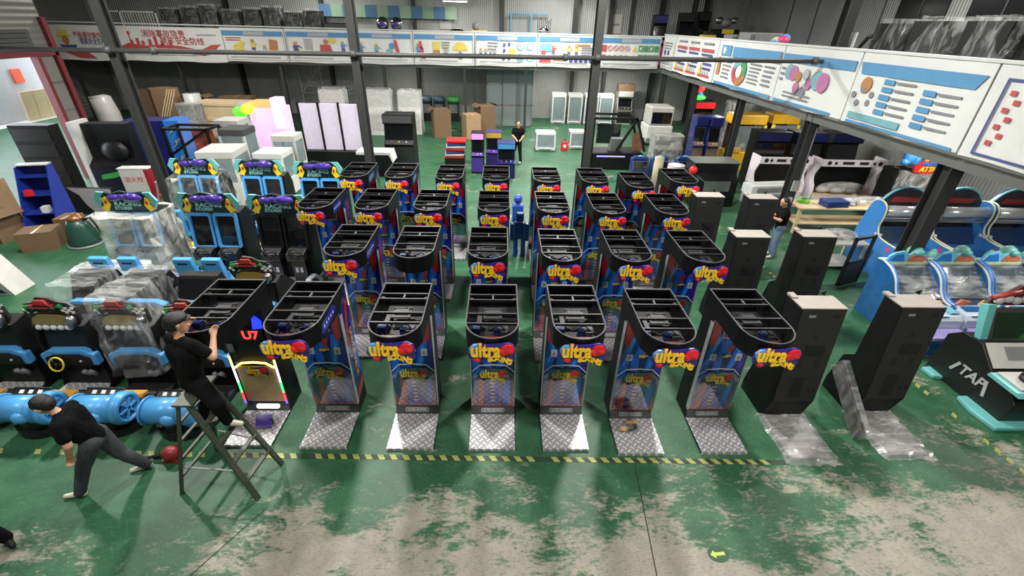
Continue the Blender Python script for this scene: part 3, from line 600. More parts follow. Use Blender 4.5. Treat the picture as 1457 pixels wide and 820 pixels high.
    B().box(-.06, .03, fy(1.27)-.03, fy(1.27), 1.255, 1.285).box(.04, .075, fy(1.27)-.012, fy(1.27), 1.26, 1.28).build('start_bar', ARTY, t)
    return t
boxer = boxing_machine('x')
def side_print(m, s=1):
    sp = B().add([(s*.331, -.3, .2), (s*.331, .07, .3), (s*.331, -.0, 2.17), (s*.331, -.33, 1.92)], [(0, 1, 2, 3)]).build('side_panel', ARTB, m)
    e = s*.333; b = B()
    for pts, mi in (([(-.28, .22), (.06, .32), (.06, .5), (-.2, .4)], 0), ([(-.3, 1.3), (-.24, 1.25), (-.05, 1.9), (-.12, 2.0)], 0), ([(-.1, .8), (.05, .5), (.03, 1.4), (-.03, 1.7)], 1), ([(-.3, .5), (-.22, .6), (-.24, 1.1), (-.3, 1.2)], 2)): b.add([(e, y, z) for y, z in pts], [list(range(len(pts)))], mi)
    b.build('side_art', [ARTR, ARTL, ARTP], sp)
    text('ULTRA BOXING', .125, M('art_orange', (226, 158, 62), .2, coat=.5), sp, (e+s*.003, -.1, 1.05), (0, -pi/2 if s > 0 else pi/2, pi) if 0 else (pi/2, -pi/2, s*pi/2), ext=.001, off=.004)
    hb = B().add([(s*.331, -.42, 2.06), (s*.331, -.5, 2.0), (s*.331, -.9, 1.97), (s*.331, -.98, 2.02), (s*.331, -.9, 2.13), (s*.331, -.5, 2.14)], [list(range(6))]).build('hood_badge', ARTP, m); st = B()
    for k in range(5):
        c = -.55-k*.08; st.add([(s*.334, c+.03*(1 if j % 2 == 0 else .42)*sin(j*pi/5), 2.06+.03*(1 if j % 2 == 0 else .42)*cos(j*pi/5)) for j in range(10)], [list(range(10))])
    st.build('star_row', WHITE, hb)
ORD = ['first', 'second', 'third', 'fourth', 'fifth', 'sixth', 'seventh', 'eighth']
R1 = [(-2.53, 5.60), (-1.28, 5.58), (-.09, 5.57), (.99, 5.57), (2.08, 5.49), (3.31, 5.51)]
R2 = [(-2.51, 7.67), (-1.40, 7.64), (-.20, 7.64), (1.0, 7.59), (2.14, 7.6), (3.34, 7.6)]
R3 = [(-3.7, 9.71), (-2.58, 9.7), (-1.42, 9.7), (-.14, 9.68), (1.07, 9.68), (2.2, 9.66), (3.48, 9.66)]
R4 = [(-3.51, 11.79), (-2.45, 11.78), (-1.24, 11.69), (-.12, 11.7), (1.11, 11.64), (2.26, 11.63), (3.27, 11.32), (4.44, 11.72)]
boxer.location = (R1[0][0], R1[0][1], 0)
F1 = ['blue and red boxing machine nearest the ladder, front row, printed side panel', 'boxing machine in the front row, second from the ladder, bright reflection of its tread plate', 'boxing machine in the middle of the front row, seen straight on', 'boxing machine in the front row just right of the centre aisle', 'boxing machine in the front row with a bag of gloves on its plate', 'rightmost boxing machine in the front row beside the bare black cabinets']
allm = []
for i, (x, y) in enumerate(R1):
    m = boxer if i == 0 else copy_tree(boxer, (x, y, 0)); m['label'] = F1[i]; allm.append(m)
for nm, R, rowname in (('b', R2, 'second row'), ('c', R3, 'third row'), ('d', R4, 'fourth and last row')):
    for i, (x, y) in enumerate(R):
        lb = 'boxing machine in the %s of boxing machines, %s from the left' % (rowname, ORD[i])
        if nm == 'b' and i == 1: lb = 'boxing machine in the second row with no logo sign on its hood'
        allm.append(copy_tree(boxer, (x, y, 0), label=lb))
lit = copy_tree(boxer, (-3.62, 5.64, 0), label='boxing machine with glowing rainbow light strips behind the man on the ladder', skip=('front_panel', 'acrylic_shield', 'edge_trim', 'kick_plate', 'score_display', 'coin_slot', 'start_bar'))
nosign = [m for m in allm if 'no logo' in m['label']][0]
for m in allm+[lit]:
    m['group'] = 'boxing machines in rows'
    if m not in (nosign, lit): boxing_sign(m, -1.283, 2.015)
for m in (allm[0], allm[6], allm[19], allm[20], allm[12]): side_print(m)
# the glowing machine: lit strips, display, lamp-lit mirror panel
def led(name, c, e=4): return M(name, c, .4, emit=e, var=0)
LEDS = [led('led_yellow', (255, 240, 120), 3), led('led_white', (235, 225, 255), 3), led('led_green', (60, 235, 120), 3), led('led_red', (255, 50, 60), 3), led('led_violet', (90, 70, 255), 3)]
for s in (-1, 1):
    st = B().box(s*.315-.012, s*.315+.012, fy(1)-.03, fy(1)+.02, .19, 1.12).build('light_strip', BLK2, lit)
    for k, (z0, z1) in enumerate(((.95, 1.12), (.62, .95), (.42, .62), (.25, .42), (.19, .25))): B().box(s*.315-.014, s*.315+.014, fy(1)-.038, fy(1)-.029, z0, z1).build('glowing_segment', LEDS[k], st)
B().box(-.326, .326, fy(.5)-.002, fy(.5)+.03, .18, 1.93).build('front_panel', ARTB, lit); B().box(-.3, .3, fy(.5)-.012, fy(.5)-.003, .2, .9).build('mirror_panel', M('bronze_mirror', (196, 164, 122), .3, var=.35, vs=4), lit)
A = [(-.29, .9), (-.17, .985), (0, 1.0), (.17, .985), (.29, .9)]
B().tube([(x, fy(.9)-.03, z) for x, z in A], .016, 8).build('lit_arch', led('led_warm', (255, 225, 110), 3), lit)
boxing_sign(lit, fy(.83)-.02, .82, .6, False, 'small_logo')
d = B().box(-.12, .28, fy(1.6)-.03, fy(1.6), 1.4, 1.6).build('score_display', ARTD, lit); text('U7', .19, led('led_digits', (255, 40, 40), 5), d, (.1, fy(1.6)-.034, 1.5), off=.004)
for s in (-1, 1): B().add([(s*.15, fy(1.7)-.02, 1.6), (s*.3, fy(1.7)-.02, 1.62), (s*.31, fy(1.7)-.02, 1.75), (s*.2, fy(1.7)-.02, 1.88)], [(0, 1, 2, 3)]).build('blue_glow_panel', led('led_blue', (40, 60, 255), 1.6), lit)
B().box(.22, .3, fy(1.2)-.02, fy(1.2), 1.18, 1.32).build('lit_button', led('led_blue2', (60, 130, 255), 1.2), lit) ; B().box(-.3, -.22, fy(1.2)-.02, fy(1.2), 1.18, 1.32).build('coin_slot', GREY, lit)
k = B().add([(-.33, -.378, .05), (.33, -.378, .05), (.33, -.305, .175), (-.33, -.305, .175)], [(0, 1, 2, 3)]).build('kick_plate', KICK, lit)
B().prism(rrect(0, 0, .36, .07, .03), 'z', 0, .004).build('lit_plaque', led('led_plaque', (255, 255, 250), 2.5), k, (0, -.343, .111), (math.atan2(.125, .073), 0, 0))
t = thing('loose_bracket', 'violet bracket plate lying on the plate of the glowing boxing machine', 'bracket', (-3.52, 4.95, .052), .3)
B().cbox((0, 0, .1), (.22, .2, .012), (.6, .2, 0)).build('plate', PURP, t); B().cbox((.07, .03, .05), (.07, .06, .1)).build('foot', BLK, t)
t = thing('glove_bag', 'clear bag of orange and black gloves lying on a tread plate', 'bag', (2.0, 4.92, .052), .2); R = random.Random(5)
for k in range(6): B().ball((R.uniform(-.11, .11), R.uniform(-.08, .08), .045+R.uniform(0, .03)), (.06, .045, .04), rot=(0, 0, R.uniform(0, 3))).build('glove', (ORANGE, BLK)[k % 2], t)
B().ball((0, 0, .07), (.19, .14, .066), 20, 10).build('bag_film', FILMD, t)

# ------------------------------------------------------------------ bare black cabinets (unfinished boxing machine bodies)
def bare_cabinet(label):
    t = thing('bare_cabinet', label, 'cabinet', group='bare black cabinets')
    W = .325
    B().prism([(.0, .0), (0, .03), (-.12, .45), (.03, 2.04), (.38, 2.04), (.38, .93), (.57, .78), (.69, .2), (.69, 0)], 'x', -W, W).build('body', BLK, t, bevel=.008)
    B().add([(-W+.01, -.1242, .455), (W-.01, -.1242, .455), (W-.01, .0258, 2.035), (-W+.01, .0258, 2.035)], [(0, 1, 2, 3)]).build('front_face', M('lit_front_black', (27, 27, 27), .6), t); B().box(-W, W, .03, .38, 2.04, 2.055).build('top_board', GREYB, t)  # lighter front sheet paints the light falling on the black face
    B().box(-W, -W+.09, .3, .44, 2.04, 2.075).build('corner_tab', GREYB, t); B().prism([(.4, 2.04), (.48, 2.04), (.4, 2.12)], 'x', W-.12, W-.1).build('rear_fin', BLK, t)
    f = lambda z: -.12+(z-.45)*.15/1.59
    def cut(name, x0, x1, z0, z1, mat=DK): B().add([(x0, f(z0)-.007, z0), (x1, f(z0)-.007, z0), (x1, f(z1)-.007, z1), (x0, f(z1)-.007, z1)], [(0, 1, 2, 3)]).build(name, mat, t)  # openings are flat dark quads, their inner shade put into the colour
    cut('slot', -.2, -.1, 1.91, 1.95, GREY); cut('slot', .15, .24, 1.91, 1.95); cut('camera_hole_patch', -.03, .02, 1.57, 1.63); cut('window_patch', -.1, .2, 1.27, 1.45)
    B().bar((-.08, f(1.4)-.005, 1.43), (.12, f(1.3)-.005, 1.28), .02, .02).build('brace', BLK2, t)
    for k in range(3):
        for s in (-1, 1): cut('vent', .02+s*.13-.04, .02+s*.13+.04, 1.08+k*.05, 1.1+k*.05)
    cut('bag_opening_patch', -.12, .06, .52, .9); cut('coin_opening_patch', .14, .2, .62, .7); cut('coin_opening_patch', .23, .28, .62, .7)
    g = lambda z: -.12*(z-.03)/.42
    B().add([(-.22, g(.07)-.003, .07), (.22, g(.07)-.003, .07), (.22, g(.4)-.003, .4), (-.22, g(.4)-.003, .4)], [(0, 1, 2, 3)]).build('lower_opening_patch', DK, t)
    return t
c0 = bare_cabinet('x')
CABS = [(4.36, 5.22, 'bare black cabinet in the front row beside the boxing machines, wrapped base plate'), (6.03, 5.28, 'rightmost bare black cabinet in the front row, torn wrap on its base plate'), (4.72, 7.66, 'bare black cabinet in the second row, near the boxing machines'), (6.03, 7.72, 'bare black cabinet in the second row, beside the aisle'), (4.82, 9.92, 'bare black cabinet in the back row, near the boxing machines'), (6.02, 9.84, 'bare black cabinet in the back row, beside the man in black')]
cabs = []
for i, (x, y, l) in enumerate(CABS):
    m = c0 if i == 0 else copy_tree(c0, (x, y, 0)); m.location = (x, y, 0); m['label'] = l; cabs.append(m)
cabs[0].location = (4.55, 5.22, 0)
def crumple(w, d, nx, ny, amp, seed, z0=.05):
    R = random.Random(seed); vs = []; fs = []
    for j in range(ny+1):
        for i in range(nx+1):
            e = (i in (0, nx) or j in (0, ny)); vs.append((-w/2+w*i/nx+R.uniform(-1, 1)*w/nx*.3, -d/2+d*j/ny+R.uniform(-1, 1)*d/ny*.3, .006 if e else z0+R.uniform(0, amp)))
    for j in range(ny):
        for i in range(nx):
            a = j*(nx+1)+i; fs += [(a, a+1, a+nx+2), (a, a+nx+2, a+nx+1)] if R.random() < .5 else [(a, a+1, a+nx+1), (a+1, a+nx+2, a+nx+1)]
    return B().add(vs, fs)
for m, ofs, sd in ((cabs[0], (.02, -.45), 1), (cabs[1], (.02, -.42), 2)):
    B().box(-.32, .32, -.85, 0, 0, .04).build('base_plate', M('grey_plate', (128, 124, 124), .35, metal=.4, bump=.1, bs=60), m); crumple(.8, 1.0, 11, 12, .05, sd).build('wrap', FILM, m, (ofs[0], ofs[1], 0))
t = thing('panel_bundle', 'long grey panels in torn clear wrap leaning between two bare black cabinets', 'panels', (5.45, 5.3, 0))
for k in range(2): B().cbox((.05*k, -.15, .42), (.018, 1.1, .2), (.62, .1, .05)).build('panel', M('panel_grey', (78, 76, 76), .4), t)
B().cbox((.05, -.15, .43), (.12, 1.2, .26), (.62, .1, .05)).build('wrap', FILMD, t)
# ------------------------------------------------------------------ kiddie monster-truck racers (left)
MAT_BLACK = M('black_rubber', (22, 22, 22), .7); GOLD = M('gold_plaque', (150, 128, 70), .35, metal=.3); TRK = M('truck_red', (150, 48, 40), .4, var=.4, vs=14); CHK = M('chequer_white', (212, 212, 206), .5)
def wheel_on_x(b, x, y, z, R, w, mi=0, mh=1):
    b.cyl((x-w/2, y, z), (x+w/2, y, z), R, n=24, mi=mi); b.torus((x+w/2, y, z), R*.82, R*.16, (0, pi/2, 0), 24, 8, mi); b.cyl((x+w/2, y, z), (x+w/2+.012, y, z), R*.52, n=20, mi=mh)
    for k in range(6): a = k*pi/3; b.bar((x+w/2+.02, y, z), (x+w/2+.02, y+R*.62*cos(a), z+R*.62*sin(a)), .03, .03, mi)
def kiddie_racer(label, mat_floor=False, sign=True, wheel=True):
    t = thing('kiddie_racer', label, 'arcade machine', group='kiddie racing machines')
    # seat unit shaped like a small car
    sk = [(.42*cos(a), .42-.42*sin(a)*1.0) for a in [pi*i/12 for i in range(13)]]+[(-.42, .75), (.42, .75)]
    B().prism(sk, 'z', 0, .14).prism([(p[0]*.93, .05+p[1]*.93) for p in sk], 'z', .14, .28).build('base_skirt', BLK2, t)
    for s in (-1, 1):
        for k in (0, 1): B().ball((s*(.2+.07*k), .1+.06*k, .24), .028, 10, 7).build('headlight', WHITE, t)
    b = B().cyl((-.38, .19, .44), (.22, .19, .44), .19, n=28); b.torus((-.36, .19, .44), .2, .018, (0, pi/2, 0), 28, 6).torus((.12, .19, .44), .192, .016, (0, pi/2, 0), 28, 6); b.ball((.02, .04, .42), (.13, .1, .1)); b.build('barrel_hood', SKYB, t)
    for s in (1,):
        b = B(); wheel_on_x(b, .29, .2, .45, .24, .1); b.build('car_wheel', [SKYB, M('hub_blue', (40, 92, 140), .4)], t)
    fp = B().cbox((-.06, .36, .55), (.5, .17, .03), (.5, 0, 0)).build('flag_panel', BLK2, t); ck = B()
    for i in range(7):
        for j in range(2):
            if (i+j) % 2 == 0: ck.cbox((-.26+i*.065, .31+j*.07, .542+j*.04), (.058, .055, .012), (.5, 0, 0))
    ck.build('chequer', CHK, fp); B().tube([(-.32, .36, .46), (-.32, .43, .61), (.2, .43, .61), (.2, .36, .46)], .014, 8).build('grab_rail', BLK2, t)
    B().cbox((-.08, .28, .37), (.2, .02, .05)).build('red_badge', RED, t, (0, -.2, 0))
    B().box(-.18, .3, .48, .6, .1, .36).box(-.2, .34, .46, .62, .36, .4, 1).build('seat', [BLK2, ORANGE], t)
    B().box(-.37, .37, .62, 1.3, 0, .07).box(-.36, .36, .66, 1.3, .07, .085, 1).build('foot_plate', [BLK2, MAT_BLACK if mat_floor else TREAD], t)
    # console and cabinet
    B().prism([(1.12, 0), (1.12, .55), (1.14, .82), (1.22, 1.18), (1.5, 1.2), (1.95, .78), (1.95, 0)], 'x', -.37, .37).build('cabinet_body', BLK, t, bevel=.01)
    for s in (-1, 1): B().prism([(1.05, 0), (1.2, .5), (1.08, .8), (1.12, 1.22), (1.4, 1.28), (1.55, .9), (2.0, .75), (2.0, 0)], 'x', s*.375-.012, s*.375+.012).build('side_panel', BLK, t)
    O = [(-.4, .54), (-.42, .74), (-.25, .83), (.25, .84), (.42, .74), (.42, .54)]
    dk = B().prism(O, 'y', 1.02, 1.14).build('dashboard', SKYB, t, bevel=.02); B().prism([(-.33, .56), (-.33, .7), (-.2, .76), (.2, .77), (.34, .7), (.34, .56)], 'y', .995, 1.03).build('dash_inner', BLK2, dk)
    B().ball((.2, .99, .65), .018, 8, 6).build('start_button', WHITE, dk)
    if wheel:
        w = B(); w.torus((-.12, .92, .64), .11, .013, (RD(70), 0, 0), 24, 8)
        for a in (0, 2.1, 4.2): w.cyl((-.12, .93, .64), (-.12+.1*cos(a), .92, .64+.1*sin(a)), .012, n=6, mi=1)
        w.ball((-.12, .92, .64), .03, 10, 6, 1); w.cyl((-.12, .92, .64), (-.12, 1.05, .6), .02, mi=1).build('steering_wheel', [YEL, BLK2], t)
    for x in (.12, .22): B().cyl((x, 1.1, .3), (x, 1.02, .42), .035, n=12).build('pedal', GREY, t)
    sc = B().add([(-.29, 1.125, .84), (.29, 1.125, .84), (.29, 1.2, 1.17), (-.29, 1.2, 1.17)], [(0, 1, 2, 3)]).cbox((0, 1.18, 1.0), (.62, .04, .36), (-.22, 0, 0), 1).build('screen', [M('screen_brown_reflection', (70, 48, 28), .12, var=.8, vs=1.6, coat=1), BLK2], t)  # brown reflection on the dark screen is put into its colour
    if sign:
        for k in range(5): B().ball((-.24+k*.11, 1.1, 1.23), .05, 12, 8).build('white_ball', WHITE, t)
        B().prism([(-.3, 1.3), (-.22, 1.28), (.2, 1.28), (.28, 1.31), (.22, 1.42), (.1, 1.45), (-.16, 1.45), (-.25, 1.41)], 'y', 1.08, 1.12).build('gold_plaque', GOLD, t)
        sg = B().prism([(-.38, 1.4), (-.4, 1.5), (-.3, 1.56), (-.34, 1.62), (-.2, 1.64), (-.1, 1.74), (.06, 1.72), (.16, 1.66), (.3, 1.64), (.38, 1.55), (.4, 1.34), (.3, 1.22), (-.3, 1.22)], 'y', 1.14, 1.18).build('sign_board', M('sign_dark', (40, 36, 36), .4, var=.5, vs=16), t)
        tr = B(); tr.cbox((-.05, 1.12, 1.59), (.34, .06, .06)); tr.prism([(-.16, 1.6), (.08, 1.6), (.03, 1.7), (-.12, 1.7)], 'y', 1.09, 1.15)
        for s in (-1, 1): tr.cyl((-.05+s*.15, 1.07, 1.55), (-.05+s*.15, 1.15, 1.55), .05, n=12, mi=1)
        tr.build('truck_relief', [TRK, BLK2], sg)
        c2 = B()
        for s in (-1, 1):
            for i in range(4):
                for j in range(3):
                    if (i+j) % 2: c2.box(s*.28+(i-2)*.045, s*.28+(i-1)*.045, 1.125, 1.14, 1.46+j*.035, 1.495+j*.035)
        c2.build('chequer', CHK, sg); B().prism([(-.32, 1.52), (-.2, 1.56), (-.22, 1.61), (-.33, 1.6)], 'y', 1.11, 1.14).build('green_flash', GREEN, sg); B().prism([(.12, 1.58), (.24, 1.56), (.2, 1.63)], 'y', 1.11, 1.14).build('green_flash', GREEN, sg)
        B().tube([(.27, 1.1, 1.26), (.29, 1.09, 1.38), (.3, 1.1, 1.44)], [.06, .075, .05], 12).build('silver_canister', STEEL, t)
    return t
k1 = kiddie_racer('kiddie racing machine with yellow steering wheel just behind the walking man'); k1.location = (-6.78, 4.72, 0)
copy_tree(k1, (-7.86, 4.74, 0), label='kiddie racing machine cut by the left edge of the picture')
k2 = kiddie_racer('kiddie racing machine in clear wrap with black floor mat, left of the ladder', True, True, False); k2.location = (-5.74, 4.72, 0)
k3 = copy_tree(k2, (-4.7, 4.68, 0), label='kiddie racing machine half hidden behind the man on the ladder')
def wrap_box(par, x0, x1, y0, y1, z0, z1, mat=FILM, seed=0, amp=.03, n=7, name='wrap', top=.8, bot=1.0):
    R = random.Random(seed); rings = []; cx, cy = (x0+x1)/2, (y0+y1)/2; m = 28
    for j in range(n+1):
        u = j/n; s = bot+(top-bot)*u; z = z0+(z1-z0)*u; ring = []
        for k in range(m):
            a = 2*pi*k/m; c, sn = cos(a), sin(a); q = 1/max(abs(c), abs(sn))**.8
            d = 1+R.uniform(-amp, amp)/max(.2, (x1-x0)/2); ring.append((cx+(x1-x0)/2*s*c*q*d, cy+(y1-y0)/2*s*sn*q*d, z+R.uniform(-amp, amp)*.6*(0 if j == 0 else 1)))
        rings.append(ring)
    return B().loft(rings, cap0=False, sm=False).build(name, mat, par)
wrap_box(k2, -.42, .42, .85, 1.7, .45, 1.8, FILMD, 3)
# second row: bigger screens without signs
def plain_racer(label):
    t = thing('kiddie_racer', label, 'arcade machine', group='kiddie racing machines')
    B().prism([(0, 0), (0, .5), (.04, .66), (.28, 1.12), (.42, 1.14), (.6, .7), (.6, 0)], 'x', -.36, .36).build('cabinet_body', BLK, t, bevel=.01)
    B().cbox((0, .11, .9), (.68, .05, .5), (-.42, 0, 0)).build('screen_housing', BLK2, t); B().cbox((0, .08, .905), (.6, .02, .42), (-.42, 0, 0)).build('screen', SCREEN, t)
    O = [(-.4, .5), (-.42, .66), (-.25, .74), (.25, .74), (.42, .66), (.42, .5)]
    dk = B().prism(O, 'y', -.13, .02).build('dashboard', SKYB, t, bevel=.02); B().prism([(-.33, .52), (-.33, .63), (-.2, .68), (.2, .68), (.34, .63), (.34, .52)], 'y', -.155, -.12).build('dash_inner', BLK2, dk); B().ball((.2, -.16, .6), .016, 8, 6).build('start_button', WHITE, dk)
    B().box(-.36, .36, -.55, 0, 0, .08).build('foot_plate', BLK2, t)
    return t
p1 = plain_racer('unsigned kiddie racer with dark screen and blue dash, at the left end of its row'); p1.location = (-7.72, 7.45, 0)
p2 = copy_tree(p1, (-6.72, 7.45, 0), label='unsigned kiddie racer with dark screen and blue dash, middle of its row'); p3_ = copy_tree(p1, (-5.72, 7.4, 0), label='unsigned kiddie racer behind the glowing boxing machine, right end of its row')
wrap_box(p1, -.55, .5, -.4, .62, .0, 1.16, FILMD, 5, .05); wrap_box(p2, -.42, .42, -.28, .6, .3, 1.18, FILMD, 6)
k4 = copy_tree(k2, (-4.45, 6.12, 0), label='kiddie racing machine with white balls, behind the hood of the glowing boxing machine', skip=('wrap', 'barrel_hood', 'car_wheel', 'base_skirt', 'headlight', 'seat', 'grab_rail', 'flag_panel', 'red_badge'))

# ------------------------------------------------------------------ twin-seat racing cabinets
RSP = M('racer_purple', (62, 44, 128), .15, var=.5, vs=9, coat=.5); RST = M('racer_dark_teal', (20, 44, 48), .3, var=.5, vs=10); SHELL = M('pale_grey_shell', (186, 190, 200), .35)
def twin_racer(label, frame=SKYB, seats=True):
    t = thing('twin_racer', label, 'arcade machine', group='twin-seat racing machines')
    B().prism([(0, .1), (0, .9), (.12, 1.68), (.45, 1.72), (.6, 1.4), (.6, .1)], 'x', -.56, .56).build('cabinet_body', BLK, t, bevel=.01)
    for s in (-1, 1):
        cx = s*.27; O = rrect(0, 0, .5, .8, .07); I = rrect(0, -.01, .4, .68, .04); n = len(O)
        fr = B().add([(p[0], 0, p[1]) for p in O]+[(p[0], 0, p[1]) for p in I]+[(p[0], .07, p[1]) for p in O]+[(p[0], .06, p[1]) for p in I],
                     [(i, (i+1) % n, n+(i+1) % n, n+i) for i in range(n)]+[(i, 2*n+i, 2*n+(i+1) % n, (i+1) % n) for i in range(n)]+[(n+i, n+(i+1) % n, 3*n+(i+1) % n, 3*n+i) for i in range(n)]).build('screen_frame', frame, t, (cx, -.03, 1.3), (-.15, 0, 0))
        B().add([(-.22, .055, -.36), (.22, .055, -.36), (.22, .055, .35), (-.22, .055, .35)], [(0, 1, 2, 3)]).build('screen', SCREEN, fr)
        co = B().prism([(-.28, .7), (-.3, .88), (-.05, .95), (.0, .7)], 'x', cx-.2, cx+.2).build('console', BLK2, t, bevel=.02)
        w = B(); w.torus((cx, -.3, .88), .13, .017, (RD(65), 0, 0), 24, 8); w.ball((cx, -.34, .87), .035, 10, 6); w.cyl((cx, -.36, .88), (cx, -.2, .82), .025)
        for a in (pi/2, pi*1.2, pi*1.8): w.cyl((cx, -.35, .88), (cx+.12*cos(a), -.36+.05*sin(a)*-1, .88+.12*sin(a)), .013, n=6)
        w.build('steering_wheel', BLK2, t)
        B().box(cx-.15, cx+.15, -.2, .1, .1, .7).build('pedestal', BLK2, t)
        for k in (-1, 1): B().box(cx+k*.05-.03, cx+k*.05+.03, -.22, -.19, .4, .52).build('pedal', SHELL, t)
    sg = B().prism([(-.62, 1.92), (-.5, 2.12), (-.3, 2.08), (-.1, 2.14), (.1, 2.1), (.32, 2.12), (.5, 2.1), (.62, 1.9), (.52, 1.72), (.3, 1.68), (-.3, 1.68), (-.52, 1.72)], 'y', .06, .12).build('sign_board', RST, t)
    for s in (-1, 1):
        B().prism([(s*.4, 2.12), (s*.55, 2.13), (s*.66, 1.95), (s*.58, 1.78), (s*.52, 1.9), (s*.52, 2.0)], 'y', .02, .07).build('teal_fin', TEAL, sg)
        B().prism([(s*.42, 2.02), (s*.5, 1.98), (s*.48, 1.86), (s*.56, 1.76), (s*.44, 1.7), (s*.36, 1.84)], 'y', .03, .07).build('yellow_flash', YEL, sg); B().prism([(s*.41, 1.95), (s*.45, 1.93), (s*.44, 1.86), (s*.4, 1.88)], 'y', .015, .035).build('red_flash', RED, sg)
    B().ball((-.22, .03, 2.0), (.15, .06, .08)).ball((-.08, .04, 2.02), (.1, .05, .06)).build('car_relief', RSP, sg); B().ball((.17, .0, 2.02), (.22, .08, .1)).ball((.12, -.02, 2.06), (.1, .06, .06)).build('car_relief', RSP, sg)
    text('RACING', .13, M('letter_pale_teal', (150, 206, 200), .4), sg, (0, .05, 1.86), ext=.006, off=.002, sx=1.15); text('STORM', .1, MATS['letter_pale_teal'], sg, (-.12, .05, 1.765), ext=.006, off=.002, sx=1.1)
    B().prism([(-.05, 0), (-.05, .16), (.6, .16), (.6, 0)], 'x', -.6, .6).build('rear_plinth', SHELL, t)
    for s in (-1, 1):
        B().prism([(.0, 0), (-.05, .2), (-.3, .42), (-.62, .46), (-.95, .3), (-1.1, 0)], 'x', s*.62-.07, s*.62+.07).build('side_fairing', SHELL, t, bevel=.03); b = B(); wheel_on_x(b, s*.68, -.55, .22, .2, .06); b.build('side_wheel', [BLK2, GREY], t)
    B().box(-.6, .6, -1.2, 0, 0, .13).build('floor_pan', SHELL, t); B().box(-.15, .15, -1.1, -.9, .13, .18).build('yellow_step', YEL, t)
    if seats:
        for s in (-1, 1):
            cx = s*.29; st = B(); st.prism([(-.2, .34), (-.25, .44), (-.68, .42), (-.82, 1.06), (-.93, 1.04), (-.85, .3)], 'x', cx-.19, cx+.19)
            st.prism([(-.15, .34), (-.2, .54), (-.68, .48), (-.75, .7), (-.85, .34)], 'x', cx-.23, cx-.17).prism([(-.15, .34), (-.2, .54), (-.68, .48), (-.75, .7), (-.85, .34)], 'x', cx+.17, cx+.23)
            so = st.build('seat', SKYB, t, bevel=.025); B().cbox((cx, -.9, .95), (.2, .04, .07), (-.2, 0, 0)).build('headrest_slot', BLK2, so); B().box(cx-.12, cx+.12, -.75, -.3, .13, .34).build('seat_post', BLK2, t)
    return t
tr = twin_racer('twin-seat racing cabinet with blue screen frames, middle of the nearer row'); tr.location = (-6.28, 9.4, 0)
tw1 = copy_tree(tr, (-7.98, 9.4, 0), label='twin-seat racing cabinet under milky wrap, left end of the nearer row')
tw4 = copy_tree(tr, (-8.12, 12.1, 0), label='twin-seat racing cabinet under clear wrap, left end of the farther row'); tw5 = copy_tree(tr, (-6.42, 12.1, 0), label='twin-seat racing cabinet with blue frames, second in the farther row'); tw6 = copy_tree(tr, (-4.85, 12.0, 0), label='twin-seat racing cabinet behind the boxing machines, right end of the farther row')
tb = twin_racer('twin-seat racing cabinet with black screen frames and no seats, nearer row', BLK2, False); tb.location = (-4.8, 9.38, 0)
wrap_box(tw1, -.66, .68, -.42, .75, .3, 1.68, FILMW, 11, .05, 9, top=.88); wrap_box(tw4, -.72, .68, -.5, .75, .1, 1.7, FILMD, 12, .05, 9, top=.85)
wrap_box(tw1, -1.0, .75, -1.18, -.42, 0, .8, FILMW, 21, .07, 6, 'bunched_sheet', .8)
